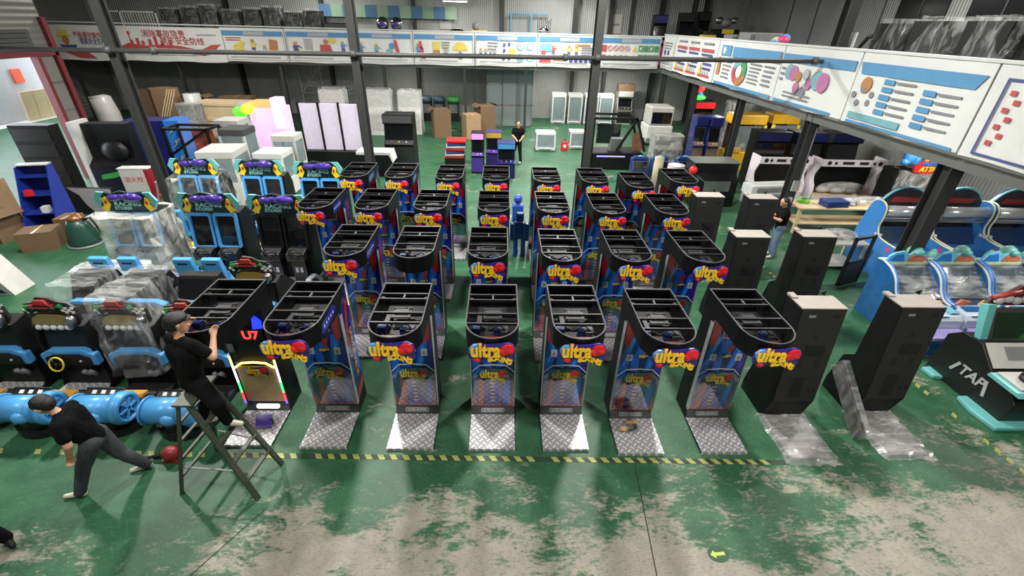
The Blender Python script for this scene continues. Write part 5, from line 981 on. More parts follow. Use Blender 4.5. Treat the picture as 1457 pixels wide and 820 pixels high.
# ------------------------------------------------------------------ generic background things
def claw(label, loc, w, h, d=None, body=WHITE, head=None, rz=0, group='glass claw machines', toys=True, base=.42):
    d = d or w; t = thing('claw_machine', label, 'claw machine', loc, rz, group); zb = h*base; zt = h*.88; p = .035
    B().box(-w/2, w/2, -d/2, d/2, 0.03, zb).build('base_cabinet', body, t, bevel=.012); B().box(-w/2, w/2, -d/2, d/2, zt, h).build('header', head or body, t, bevel=.012); B().box(-w/2+.02, w/2-.02, -d/2+.02, d/2-.02, 0, .03).build('plinth', DGREY, t)
    for sx in (-1, 1):
        for sy in (-1, 1): B().box(sx*(w/2-p)-p if sx > 0 else -w/2, sx*(w/2-p)+p if sx > 0 else -w/2+2*p, sy*(d/2-p)-p if sy > 0 else -d/2, sy*(d/2-p)+p if sy > 0 else -d/2+2*p, zb, zt).build('corner_post', body, t)
    for sy in (-1, 1): B().box(-w/2+2*p, w/2-2*p, sy*(d/2-.012)-.004, sy*(d/2-.012)+.004, zb, zt).build('pane', GLASS, t)
    for sx in (-1, 1): B().box(sx*(w/2-.012)-.004, sx*(w/2-.012)+.004, -d/2+2*p, d/2-2*p, zb, zt).build('pane', GLASS, t)
    B().box(-w*.3, w*.3, -d/2-.1, -d/2, zb*.75, zb*.85).build('control_shelf', body, t); B().box(-w*.35, -w*.05, -d/2-.008, -d/2, .1, zb*.5).build('prize_door', DK, t)
    B().cyl((0, 0, zt), (0, 0, zt-(zt-zb)*.35), .012).ball((0, 0, zt-(zt-zb)*.4), (.06, .06, .05)).build('claw', CHROME, t)
    if toys:
        R = random.Random(int(loc[0]*31+loc[1]*7))
        for k in range(6): B().ball((R.uniform(-.3, .3)*w, R.uniform(-.3, .3)*d, zb+.08), (.1, .1, .09), 10, 7).build('soft_toy', (YEL, RED, SKYB, WHITE, ORANGE, GREEN)[k], t)
    return t
def carton(label, loc, sz, rz=0, mat=CARD, open_=False, group=None):
    w, d, h = sz; t = thing('carton', label, 'box', loc, rz, group); B().box(-w/2, w/2, -d/2, d/2, 0, h-.004).build('box_body', mat, t)
    if open_:
        for s in (-1, 1): B().cbox((s*(w/2+.1), 0, h+.02), (.26, d*.96, .012), (0, s*.6, 0)).build('flap', mat, t)
    else:
        B().box(-w/2, -.004, -d/2, d/2, h-.004, h+.004).build('flap', mat, t); B().box(.004, w/2, -d/2, d/2, h-.004, h+.004).build('flap', mat, t); B().box(-.03, .03, -d/2-.003, d/2+.003, h+.004, h+.007).build('tape', M('tan_tape', (196, 168, 120), .3), t)
    return t
def upright(label, loc, w, h, d, side, front, marquee, screen=SCREEN, rz=0, name='arcade_cabinet', group=None):
    t = thing(name, label, 'arcade machine', loc, rz, group)
    B().prism([(0, 0), (0, h*.42), (-.12*d, h*.46), (.16*d, h*.52), (.3*d, h*.8), (.05*d, h*.84), (.05*d, h), (d, h), (d, 0)], 'x', -w/2, w/2).build('body', side, t, bevel=.008)
    B().box(-w/2+.02, w/2-.02, -.006, 0, .08, h*.4).build('front_panel', front, t); B().add([(-w/2+.04, .17*d-.01, h*.53), (w/2-.04, .17*d-.01, h*.53), (w/2-.04, .29*d-.01, h*.79), (-w/2+.04, .29*d-.01, h*.79)], [(0, 1, 2, 3)]).build('screen', screen, t)
    B().box(-w/2+.02, w/2-.02, .05*d-.012, .05*d, h*.85, h*.98).build('marquee', marquee, t); B().add([(-w/2+.03, -.11*d, h*.465), (w/2-.03, -.11*d, h*.465), (w/2-.03, .15*d, h*.523), (-w/2+.03, .15*d, h*.523)], [(0, 1, 2, 3)]).build('control_panel', front, t)
    for k in range(3): B().ball((-w*.25+k*w*.25, .02*d, h*.5), .03, 8, 6).build('button', (RED, YEL, WHITE)[k], t)
    return t
def wrapped(label, loc, sz, mat=BLK, fm=FILM, seed=0, rz=0, name='wrapped_machine', top=.95):
    w, d, h = sz; t = thing(name, label, 'wrapped machine', loc, rz)
    B().prism([(-d*.45, 0), (-d*.45, h*.5), (-d*.3, h*.62), (-d*.34, h*.96), (d*.45, h*.96), (d*.45, 0)], 'x', -w*.46, w*.46).build('machine_body', mat, t); B().box(-w*.4, w*.4, -d*.46, -d*.44, h*.1, h*.45).build('front_panel', DGREY if mat is not WHITE else OFFW, t); wrap_box(t, -w/2, w/2, -d/2, d/2, 0, h, fm, seed, .03, 6, top=top)
    return t
# ---- left middle ground
claw('large white claw machine with a pale wooden roof board, behind the racing cabinets', (-8.9, 14.9, 0), 1.1, 1.75, 1.2, WHITE, OFFW, .1, base=.45); claw('white claw machine second from the left behind the racing cabinets', (-7.7, 15.7, 0), .95, 1.5, .95); claw('narrow glass claw machine right of the white ones, behind the racing cabinets', (-7.75, 17.1, 0), .8, 1.75, .8, OFFW)
claw('glass claw machine farther back with a dark header', (-9.6, 17.3, 0), .9, 1.9, .9, WHITE, DGREY); claw('empty white glass cabinet beside the striped sim frame', (-10.6, 18.9, 0), .9, 1.9, .9, WHITE, OFFW, toys=False)
t = thing('screen_machine', 'wide machine with three tall white panels on a black base', 'arcade machine', (-6.75, 18.7, 0)); B().box(-1.2, 1.2, 0, .8, 0, .75).build('base_cabinet', BLK, t, bevel=.02)
for k in range(3): B().box(-1.15+k*.78, -.42+k*.78, .3, .36, .75, 2.5).build('white_panel', M('lilac_white', (226, 216, 236), .4), t)  # plain lilac-white panel colour
for k in range(4): B().box(-1.2+k*.78-.03, -1.2+k*.78+.03, .27, .4, .75, 2.55).build('upright_bar', BLK, t)
upright('black cabinet with a keypad panel and white shelf, behind the column', (-4.2, 19.2, 0), 1.2, 2.1, .9, BLK, M('kiosk_charcoal', (40, 41, 44), .4), DGREY, name='arcade_cabinet')
t = thing('white_counter', 'low black counter with a white draped top beside the column', 'counter', (-4.95, 17.9, 0)); B().box(-.6, .6, 0, .7, 0, .85).build('counter_body', BLK, t); B().prism([(-.65, .85), (.6, .85), (.72, .55), (.75, .58), (.66, .95), (-.65, .95)], 'y', -.05, .72).build('white_top', WHITE, t)
t = thing('tray_stack', 'stack of red, white and blue trays on a black stand', 'trays', (-2.0, 20.0, 0)); B().box(-.42, .42, -.3, .4, 0, .3).build('stand', BLK, t)
for k in range(7): B().cbox((-.03+.02*k, 0, .34+k*.11), (.8, .55, .07), (.1, 0, .06*(k % 3))).build('tray', (RED, WHITE, M('tray_blue', (44, 62, 120), .4))[k % 3], t)
upright('slim dark kiosk with a pink lit edge', (-.95, 18.5, 0), .5, 1.6, .6, BLK, PURP, M('pink_lit_edge', (240, 120, 220), .4, emit=1.5, var=0)); upright('purple cabinet with a gold side panel behind the last boxing row', (-.3, 19.2, 0), .65, 1.5, .7, M('cab_purple', (46, 38, 92), .35, var=.4, vs=3), PURP, M('gold_panel', (196, 160, 70), .4)); upright('low dark blue cabinet near the centre aisle', (.2, 17.9, 0), .7, 1.35, .8, NAVY, NAVY, SKYB)
t = thing('blue_robot', 'blue plastic-wrapped robot toy standing in the centre aisle', 'robot', (.5, 11.0, 0)); RB2 = M('robot_blue', (40, 74, 168), .3, var=.3, vs=8)
B().box(-.14, .14, -.12, .12, .5, .95).build('torso', RB2, t, bevel=.03); B().box(-.1, .1, -.1, .1, .98, 1.2).build('head', RB2, t, bevel=.03); [B().box(s*.1-.06, s*.1+.06, -.1, .1, 0, .5).build('leg', RB2, t, bevel=.02) for s in (-1, 1)]; [B().box(s*.2-.05, s*.2+.05, -.1, .1, .45, .92).build('arm', RB2, t, bevel=.02) for s in (-1, 1)]
t = thing('blue_robot', 'second blue wrapped robot toy farther along the centre aisle', 'robot', (.5, 12.6, 0)); B().box(-.16, .16, -.14, .14, .42, .85).build('torso', RB2, t, bevel=.03); B().ball((0, 0, 1.0), (.13, .13, .14)).build('head', RB2, t); [B().box(s*.1-.07, s*.1+.07, -.12, .12, 0, .42).build('leg', RB2, t, bevel=.02) for s in (-1, 1)]
# ---- right middle ground
claw('small low glass toy case on the open green floor', (2.15, 22.9, 0), .95, .85, .8, base=.2); claw('small glass toy case right of the red canister', (3.75, 23.3, 0), .75, .85, .7, base=.2)
t = thing('red_canister', 'small red canister box standing between two glass toy cases', 'canister', (3.1, 22.75, 0)); B().box(-.16, .16, -.12, .12, 0, .42).build('can', RED, t, bevel=.03); B().torus((0, 0, .45), .07, .015, (pi/2, 0, 0)).build('handle', BLK2, t); B().box(-.07, .07, -.125, -.12, .15, .3).build('label_patch', WHITE, t)
t = thing('cockpit_simulator', 'black tube-frame cockpit simulator with a glowing strip and painted side', 'arcade machine', (4.95, 19.4, 0))
fr = [((-1.15, 0, 0), (-1.15, 0, 2.1)), ((1.1, 0, .8), (.6, 0, 2.1)), ((-1.15, 0, 2.1), (.6, 0, 2.1)), ((-1.15, 1.1, 0), (-1.15, 1.1, 2.1)), ((-1.15, 1.1, 2.1), (.6, 1.1, 2.1)), ((.6, 0, 2.1), (.6, 1.1, 2.1)), ((-1.15, 0, 2.1), (-1.15, 1.1, 2.1)), ((-.1, 0, .8), (.6, 0, 2.1)), ((.6, 1.1, 2.1), (1.1, 1.1, .8))]
for p, q in fr: B().bar(p, q, .09, .09).build('frame_bar', BLK, t)
B().prism([(-1.1, 0), (1.2, 0), (1.3, .5), (1.0, .75), (-1.1, .7)], 'y', 0, 1.1).build('hull', BLK, t, bevel=.03); B().box(-.9, .3, -.02, 0, .55, .6).build('light_strip', M('led_violet2', (120, 110, 255), .4, emit=3, var=0), t); B().prism([(.55, .85), (1.05, .85), (.75, 1.6), (.5, 1.5)], 'y', .0, .03).build('side_art', M('sim_art', (120, 86, 60), .35, var=.7, vs=5), t); B().box(-.9, .1, .5, .55, 1.0, 1.8).build('screen', SCREEN, t); B().prism([(.3, .7), (.8, .7), (.7, .95), (.35, 1.3), (.2, 1.25)], 'x', -.3, .2).build('seat', GREY, t)
for i, (x, y) in enumerate(((5.45, 17.6), (6.25, 17.65), (7.25, 17.7))):
    t = thing('blue_console', ['small blue screen console beside the cockpit simulator', 'middle of three small blue screen consoles', 'rightmost of three small blue screen consoles, by the white drum'][i], 'console', (x, y, 0)); BC = M('console_blue', (40, 62, 112), .35)
    B().prism([(0, 0), (0, .5), (.1, .85), (.5, .9), (.55, 0)], 'x', -.32, .32).build('body', BC, t, bevel=.04); B().cbox((0, .05, .68), (.5, .02, .28), (-.28, 0, 0)).build('screen', SCREEN, t); B().prism([(-.34, .9), (-.25, 1.0), (.25, 1.0), (.34, .9)], 'y', .1, .3).build('hood', BC, t); B().ball((0, .2, 1.0), (.12, .06, .04)).build('crest', SKYB, t)
t = thing('white_drum', 'white plastic drum behind the last boxing machine', 'drum', (6.3, 16.2, 0)); B().tube([(0, 0, 0), (0, 0, .1), (0, 0, 1.0), (0, 0, 1.12)], [.28, .3, .3, .27], 22).build('drum_body', WHITE, t); B().torus((0, 0, 1.1), .28, .02).build('rim', OFFW, t)
t = thing('beige_post', 'beige padded post beside the white drum', 'post', (5.75, 16.5, 0)); B().cyl((0, 0, 0), (0, 0, 1.3), .17, n=18).build('pad', M('beige_foam', (168, 158, 132), .8), t); B().cyl((0, 0, 0), (0, 0, .05), .22, n=18).build('base', DGREY, t)
t = thing('mini_truck_machine', 'white truck-shaped machine with dark windscreen at the back of the open floor', 'arcade machine', (8.1, 24.0, 0)); B().box(-.65, .65, 0, 1.3, .15, 1.0).build('body', WHITE, t, bevel=.05); B().box(-.6, .6, .05, 1.25, 1.0, 1.9).build('cab', OFFW, t, bevel=.08); B().box(-.5, .5, .03, .06, 1.1, 1.65).build('windscreen', SCREEN, t); B().box(-.65, .65, -.06, 0, .15, .4).build('bumper', GREY, t); [B().cyl((s*.62, .3, .18), (s*.7, .3, .18), .18, n=18).build('wheel', BLK2, t) for s in (-1, 1)]
wrapped('grey machine wrapped in shiny film on the open green floor', (7.6, 21.3, 0), (1.4, 1.0, 1.15), M('wrapped_grey', (120, 122, 118), .5), FILM, 41)
for i, (x, y) in enumerate(((8.5, 19.9), (9.1, 19.8))): upright(['tall dark blue art cabinet, left of the pair by the gold machines', 'tall dark blue art cabinet, right of the pair by the gold machines'][i], (x, y, 0), .5, 2.15, .7, M('cab_art_blue', (34, 46, 100), .3, var=.7, vs=4), M('cab_art_brown', (110, 90, 70), .35, var=.6, vs=5), NAVY)
GOLDM = M('gold_yellow', (232, 180, 50), .3, var=.2)
def gold(label, loc, w):
    t = thing('gold_machine', label, 'arcade machine', loc, group='gold prize machines'); B().box(-w/2, w/2, 0, .9, 0, .8).build('base_cabinet', GOLDM, t, bevel=.03); B().box(-w/2, w/2, .1, .9, 1.9, 2.3).build('header', GOLDM, t, bevel=.05)
    for s in (-1, 1): B().tube([(s*w*.46, .05, .8), (s*w*.5, .0, 1.3), (s*w*.44, .05, 1.9)], .07, 10).build('swirl_post', YEL, t)
    B().box(-w*.42, w*.42, .1, .12, .85, 1.85).build('pane', GLASS, t); B().box(-w*.42, w*.42, .8, .85, .8, 1.9).build('back_board', M('inner_dark', (60, 44, 30), .5), t); R = random.Random(int(loc[0]*10))
    for k in range(9): B().ball((R.uniform(-.38, .38)*w, R.uniform(.25, .7), .85+R.uniform(0, .35)), (.12, .1, .1), 10, 7).build('prize_ball', (WHITE, YEL, WHITE, PURP, ORANGE)[k % 5], t)
    for k in (0, 1): text('m', .42, ORANGE, t, (-w*.24+k*w*.48, -.02, .92), ext=.02, off=.02)
    return t
gold('gold prize machine with swirl posts, left of the pair under the right mezzanine', (10.4, 19.6, 0), 1.45); gold('gold prize machine with swirl posts, right of the pair under the right mezzanine', (12.1, 19.9, 0), 1.2)
t = thing('carton', 'long pale flat-pack carton lying on a pile near the column', 'box', (8.75, 14.3, .78), .15); B().box(-.8, .8, -.25, .25, 0, .28).build('box_body', M('pale_printed_card', (186, 190, 186), .6), t); B().box(-.6, .5, -.253, -.25, .06, .22).build('print', GREY, t); B().box(-.8, .8, -.01, .01, .28, .284).build('tape', OFFW, t)
t = thing('steel_trestle', 'grey metal trestle with a white roll under the long carton', 'trestle', (8.75, 14.3, 0)); B().box(-.62, .62, -.28, .28, .7, .78).build('top', GREY, t); [B().box(s*.55-.04, s*.55+.04, -.26, .26, 0, .7).build('leg', GREY, t) for s in (-1, 1)]; B().torus((.4, -.3, .55), .1, .04, (pi/2, 0, 0)).build('roll', WHITE, t)
carton('open brown carton on the floor behind the flat-pack', (8.0, 17.0, 0), (.8, .6, .9), .2, GREYB)
for i, (x, y) in enumerate(((10.2, 17.2), (11.6, 17.2), (13.0, 17.2))): upright(['dark cabinet with navy trim in the row behind the white frames, nearest the column', 'dark cabinet with navy trim, middle of the row behind the white frames', 'dark cabinet with navy trim, right end of the row behind the white frames'][i], (x, y, 0), 1.2, 2.1, .8, BLK, DGREY, NAVY)
upright('dark tall cabinet with a red top lamp under the right mezzanine', (10.2, 24.0, 0), 1.0, 2.2, .8, BLK, DGREY, RED); t = thing('ball_lamp', 'red, blue and green stacked ball lamp on the tall dark cabinet', 'lamp', (9.9, 24.35, 2.22)); B().ball((0, 0, .55), .2).build('red_ball', M('red_lit', (255, 60, 50), .4, emit=1.2, var=0), t); B().ball((.02, 0, .22), .17).build('blue_ball', SKYB, t); B().ball((0, -.1, .13), (.3, .2, .12)).build('green_ball', M('green_lit', (70, 230, 80), .4, emit=1, var=0), t)
wrapped('bulky machine under pale film below the right mezzanine', (12.2, 24.2, 0), (1.6, 1.2, 2.2), DGREY, FILM, 43)
# ---- back row under the mezzanine
wrapped('tall white machine in film, left of the column at the back', (-8.8, 25.7, 0), (1.35, 1.0, 2.25), WHITE, FILM, 51); wrapped('tall white machine in film, right of the column at the back', (-6.5, 25.8, 0), (1.5, 1.0, 2.25), WHITE, FILM, 52); wrapped('second white machine in film right of the column at the back', (-4.9, 26.1, 0), (1.3, .9, 2.2), WHITE, FILM, 53)
t = thing('neon_machine', 'white machine glowing pink with green and yellow lit dome', 'arcade machine', (-10.5, 21.6, 0)); B().box(-.75, .75, 0, .9, 0, 1.9).build('body', M('pink_white_lit', (255, 204, 250), .4, emit=.45, var=0), t, bevel=.03); B().box(-.7, .3, -.03, .95, 1.9, 2.1).build('lit_header', M('orange_lit', (255, 150, 90), .4, emit=1.2, var=0), t); B().box(.35, .75, -.1, .5, 1.0, 2.3).build('lit_tower', M('violet_lit', (236, 200, 255), .4, emit=.8, var=0), t)
B().ball((-1.05, -.1, 1.7), (.3, .25, .25)).build('green_dome', M('green_lit2', (90, 240, 50), .4, emit=1, var=0), t); B().ball((-.65, -.2, 1.85), (.28, .22, .22)).build('yellow_dome', M('yellow_lit2', (255, 220, 60), .4, emit=1, var=0), t)
t = thing('yellow_piggy', 'big yellow piggy toy on a dark stand at the back', 'toy', (-5.6, 29.6, 0)); B().box(-.5, .5, -.4, .4, 0, .5).build('stand', BLK, t); B().ball((0, 0, .85), (.48, .36, .34)).build('pig_body', YEL, t); [B().prism([(s*.2, 1.1), (s*.4, 1.1), (s*.36, 1.28)], 'y', -.05, .05).build('ear', YEL, t) for s in (-1, 1)]; B().ball((0, -.35, .85), (.12, .08, .09)).build('snout', ORANGE, t)
for i, (x, c) in enumerate(((-4.6, M('bin_slate', (70, 86, 100), .4)), (-3.8, M('bin_slate', (70, 86, 100), .4)), (-2.95, GREEN))): t = thing('drum_machine', ['slate topped drum machine at the back, left one', 'slate topped drum machine at the back, next to the green one', 'green topped drum machine at the back'][i], 'arcade machine', (x, 29.8, 0)); B().box(-.32, .32, -.3, .3, 0, 1.1).build('body', BLK2, t); B().tube([(0, 0, 1.1), (0, 0, 1.2), (0, 0, 1.4)], [.33, .38, .34], 20).build('lid', c, t); B().box(-.25, .25, -.31, -.3, .5, 1.0).build('window', GLASS, t)
for i, x in enumerate((3.5, 4.5, 5.5, 6.4)): claw(['white glass cabinet at the back wall, leftmost of four', 'white glass cabinet at the back wall, second of four', 'white glass cabinet at the back wall, third of four, by the column', 'white glass cabinet at the back wall, rightmost of four'][i], (x, 29.9, 0), .85, 1.75, .8, WHITE, WHITE, toys=False, base=.1)
upright('boxy cream appliance with a dark front at the back wall', (7.6, 29.7, 0), .9, 1.9, .8, OFFW, BLK2, OFFW); carton('shallow brown crate on the back wall shelf cabinet', (7.6, 30.1, 1.9), (1.0, .5, .4), 0, CARD2)
t = thing('glass_lift', 'steel and green glass goods lift shaft under the back mezzanine', 'lift', (.45, 28.3, 0)); 
for x in (-1.3, -.45, .45, 1.3):
    for y in (0, 1.6): B().box(x-.04, x+.04, y-.04, y+.04, 0, 3.2).build('post', GREY, t)
for z in (.05, 1.2, 2.3): B().box(-1.34, 1.34, -.04, .04, z, z+.07).build('rail', GREY, t)
for x in (-.87, 0, .87): B().box(x-.38, x+.38, .0, .01, .12, 3.1).build('pane', glass('green_glass', (110, 160, 160), .6), t)
B().box(-1.3, 1.3, 1.55, 1.6, 0, 3.2).build('back_sheet', M('lift_teal', (38, 62, 66), .4), t)
for i, (x, y, w, h, m) in enumerate(((-17.6, 26.0, .95, 2.05, CARD), (-16.0, 26.0, .95, 1.7, CARD2), (-14.0, 26.2, 1.6, 1.7, CARD2), (-19.0, 26.4, .9, 1.9, CARD2), (-12.3, 26.0, 1.2, 1.5, CARD), (-3.2, 25.4, .9, 1.4, CARD2), (-1.6, 25.2, .8, 1.2, CARD), (-.9, 26.2, .9, 1.5, CARD2))): carton(['tall tan carton with a white lid at the back left', 'brown carton behind the clear bags at the back left', 'wide brown carton in the dark back corner', 'brown carton by the column at the back left', 'tan carton below the long crate', 'brown carton under the middle posters', 'small tan carton near the goods lift', 'brown carton beside the goods lift'][i], (x, y, 0), (w, .8, h), .1*i-.2, m, i % 2 == 1)
t = thing('long_crate', 'long pale wooden crate with a yellow end at the back left', 'crate', (-13.3, 24.3, 0)); B().box(-1.5, 1.0, -.4, .4, 0, 1.75).build('crate_body', WOODL, t); B().box(1.0, 1.5, -.41, .41, 0, 1.76).build('yellow_end', M('crate_yellow', (214, 196, 70), .5), t); [B().box(-1.5, 1.0, -.43, -.4, z, z+.12).build('batten', WOODL, t) for z in (.1, .85, 1.55)]
t = thing('film_roll', 'big roll of clear packing film standing among the cartons', 'roll', (-15.4, 24.6, 0)); B().cyl((0, 0, 0), (0, 0, 2.0), .38, n=22).build('roll_body', M('film_roll_white', (196, 200, 196), .25), t); B().cyl((0, 0, 2.0), (0, 0, 2.02), .1, n=14).build('core', CARD2, t)
wrapped('grey cabinet in clear film beside the packing film roll', (-14.6, 22.9, 0), (.9, .8, 1.8), GREY, FILM, 61); wrapped('white machine in film behind the wooden crate', (-11.8, 23.0, 0), (1.1, .9, 1.9), WHITE, FILM, 62)
t = thing('silver_sack', 'tall silver sack leaning beside the red door post', 'sack', (-18.2, 22.6, 0)); B().tube([(0, 0, 0), (0, 0, .4), (-.1, .1, 1.3), (-.2, .1, 2.0), (-.22, .1, 2.1)], [.4, .46, .46, .42, .2], 18).build('sack_body', M('silver_foil', (170, 166, 164), .35, bump=.4, bs=8), t); B().torus((-.2, .1, 2.02), .4, .02).build('tie', GREY, t)
t = thing('plank_stack', 'loose timber planks leaning in the dark back left corner', 'planks', (-17.2, 23.8, 0)); [B().bar((.12*k, 0, 0), (.9+.12*k, .5, 2.2), .16, .03).build('plank', WOODL, t) for k in range(4)]
t = thing('truss_frame', 'grey lattice truss standing under the back mezzanine', 'truss', (-10.9, 28.6, 0))
for (p, q) in (((-.6, 0, 0), (-.6, 0, 3.1)), ((.6, 0, 0), (.6, 0, 3.1)), ((-.6, 0, 1.6), (.6, 0, 3.0)), ((.6, 0, 1.6), (-.6, 0, 3.0)), ((-.6, 0, 3.05), (.6, 0, 3.05)), ((-.6, 0, 1.6), (2.4, 0, 1.6)), ((-.6, 0, 2.0), (2.4, 0, 2.0)), ((.6, 0, 1.6), (1.2, 0, 2.0)), ((1.2, 0, 2.0), (1.8, 0, 1.6)), ((1.8, 0, 1.6), (2.4, 0, 2.0))): B().bar(p, q, .05, .05).build('truss_bar', GREY, t)
# ---- far left
t = thing('blue_rack', 'blue sloping display rack with four shelves on the left', 'rack', (-12.7, 12.25, 0), .25); RBL = M('rack_blue', (30, 50, 140), .4)
for s in (-1, 1): B().prism([(-.55, 0), (.3, 1.72), (.55, 1.75), (.6, 0)], 'x', s*.36-.015, s*.36+.015).build('side_panel', RBL, t)
for k, z in enumerate((.1, .55, 1.0, 1.45)): B().box(-.35, .35, -.5+k*.22+.04, .55, z, z+.03).build('shelf', RBL, t)
B().box(-.35, .35, .53, .56, 0, 1.72).build('back_panel', NAVY, t); B().box(-.2, -.05, -.1, .05, 1.03, 1.18).build('red_packet', RED, t); B().box(.05, .2, -.2, 0, .58, .74).build('white_packet', WHITE, t); B().box(-.36, .36, .3, .56, 1.75, 1.78).build('top_cap', OFFW, t)
carton('brown carton on the floor in front of the blue rack', (-12.0, 11.15, 0), (.75, .6, .5), .35, CARD2); carton('open brown carton leaning left of the blue rack', (-13.55, 11.7, 0), (.8, .7, .75), -.2, CARD2, True); carton('brown carton beside the vacuum cleaner', (-11.85, 11.95, 0), (.45, .5, .55), .1, CARD2); carton('tan carton stacked at the far left edge', (-14.7, 12.8, 0), (.8, .7, 1.2), .1, CARD)
t = thing('vacuum_cleaner', 'dark green industrial vacuum with a copper top and hose', 'vacuum', (-11.1, 11.35, 0)); B().tube([(0, 0, .05), (0, 0, .12), (0, 0, .55), (0, 0, .7)], [.36, .36, .26, .2], 22).build('tank', M('tank_green', (28, 66, 56), .35), t); B().ball((0, 0, .74), (.2, .2, .12)).build('motor_cap', M('copper_brown', (140, 92, 62), .3, metal=.5), t); B().tube([(.2, 0, .7), (.35, .05, .75), (.42, .1, .4), (.4, .1, .1)], .035, 8).build('hose', BLK2, t); B().tube([(0, 0, 0), (0, 0, .06)], [.4, .4], 22).build('base_ring', GREY, t)
t = thing('white_carrier', 'white open crate with a wire handle on the green floor', 'crate', (-11.55, 12.75, 0), .1); B().box(-.45, .45, -.28, .28, 0, .28).build('crate_body', WHITE, t, bevel=.02); B().tube([(-.3, 0, .28), (-.2, 0, .45), (.2, 0, .45), (.3, 0, .28)], .012, 6).build('handle', GREY, t)
t = thing('two_tone_panel', 'low black and grey wavy panel board standing behind the vacuum', 'panel', (-12.5, 13.5, 0), -.05); B().box(-.85, .85, -.03, .03, 0, .85).build('board', BLK, t); B().prism([(-.5, .83), (.82, .83), (.82, .04), (.1, .04), (-.1, .3), (-.2, .6)], 'y', -.036, -.03).build('grey_wave', M('wave_grey', (150, 148, 146), .5), t)
t = thing('black_panel', 'large black slatted cabinet panel standing near the loading door', 'panel', (-14.0, 14.3, 0), .1); B().box(-.55, .55, -.05, .35, 0, 2.45).build('board', BLK, t); [B().box(-.5, .5, -.065, -.05, .2+k*.45, .55+k*.45).build('slat', BLK2, t) for k in range(5)]; B().box(-.3, -.05, -.08, -.06, .3, .4).build('tan_tag', CARD, t)
t = thing('ninja_cabinet', 'black and white cabinet with a green splash logo near the red post', 'arcade machine', (-13.1, 15.6, 0), .1); B().prism([(0, 0), (0, .9), (.3, 1.1), (.35, 2.2), (.8, 2.2), (.8, 0)], 'x', -.75, .6).build('body', BLK, t); B().box(-.72, .57, -.02, 0, .05, .85).build('front_panel', M('navy_black', (20, 22, 36), .4), t); B().prism([(-.5, .45), (-.1, .5), (.3, .62), (.28, .75), (-.1, .68), (-.48, .6)], 'y', -.03, -.02).build('green_splash', GREEN, t); B().box(-.9, -.76, .0, .8, 0, 2.3).build('white_side', WHITE, t); B().ball((.1, .2, 1.35), (.42, .15, .35)).build('black_shell', BLK2, t)
t = thing('blue_cooler', 'dark blue box machine with a bright blue lightning side', 'machine', (-12.9, 17.6, 0), .15); B().box(-.9, .5, 0, .9, 0, 2.0).build('body', NAVY, t, bevel=.02); B().box(.5, 1.0, -.02, .9, 0, 2.0).build('bright_side', BLUE, t); [B().prism([(.55, z), (.75, z+.15), (.7, z+.25), (.95, z+.4), (.72, z+.3), (.76, z+.2)], 'y', -.04, -.02).build('lightning', WHITE, t) for z in (.4, 1.0, 1.5)]
t = thing('hydrant_box', 'white fire hydrant box with red side and red Chinese lettering', 'hydrant box', (-11.9, 14.75, 0), .08); B().box(-.4, .35, 0, .3, 0, 1.05).build('box_body', OFFW, t, bevel=.01); B().box(.35, .5, 0, .3, 0, 1.05).build('red_side', M('hydrant_red', (150, 30, 42), .4), t); text('消火栓', .2, M('hydrant_letter', (190, 80, 84), .5), t, (-.02, -.006, .7), ext=.002); B().box(-.42, .52, -.02, .32, 1.05, 1.08).build('lid', WHITE, t)
t = thing('folding_step', 'small pale folding step stool beside the hydrant box', 'stool', (-10.75, 14.6, 0)); B().box(-.28, .28, -.2, .2, .72, .76).build('top', OFFW, t); [B().bar((sx*.25, sy*.16, .72), (sx*.3, sy*.34, 0), .04, .03).build('leg', GREY, t) for sx in (-1, 1) for sy in (-1, 1)]; B().bar((-.27, -.25, .35), (.27, -.25, .35), .08, .03).build('step', GREY, t)
t = thing('art_frame', 'black triangular frame cabinet with an orange and red cartoon panel', 'arcade machine', (-11.05, 16.75, 0)); 
for p, q in (((-.8, 0, 0), (-.8, 0, 1.9)), ((.7, 0, 0), (.7, 0, 1.9)), ((-.8, 0, 1.9), (.7, 0, 1.9)), ((-.8, 0, 1.0), (.7, 0, 1.9)), ((-.8, .8, 0), (-.8, .8, 1.9)), ((.7, .8, 0), (.7, .8, 1.9)), ((-.8, .8, 1.9), (.7, .8, 1.9)), ((.7, 0, 1.9), (.7, .8, 1.9)), ((-.8, 0, 1.9), (-.8, .8, 1.9))): B().bar(p, q, .08, .08).build('frame_bar', BLK, t)
B().box(-.1, .65, .4, .44, .3, 1.8).build('art_panel', M('cartoon_art', (170, 80, 60), .4, var=.9, vs=4), t); B().box(-.75, .65, .05, .75, 0, .5).build('plinth', BLK, t)
t = thing('kiddie_arch', 'blue and white wedge-shaped stand cut by the left edge', 'stand', (-11.15, 8.7, 0)); B().prism([(-.6, 0), (.55, 0), (-.1, 1.3), (-.6, 1.5)], 'y', 0, .5).build('white_wedge', OFFW, t); B().prism([(-.6, .05), (.4, .05), (-.1, .6), (-.6, .7)], 'y', -.01, 0).build('navy_panel', NAVY, t); B().cyl((.35, .2, .0), (.5, .2, .0), .05).build('caster', DGREY, t) if 0 else None
t = thing('red_blue_cabinet', 'tall red and blue cabinet at the left edge behind the cartons', 'cabinet', (-14.6, 13.5, 0), .2) if 0 else None
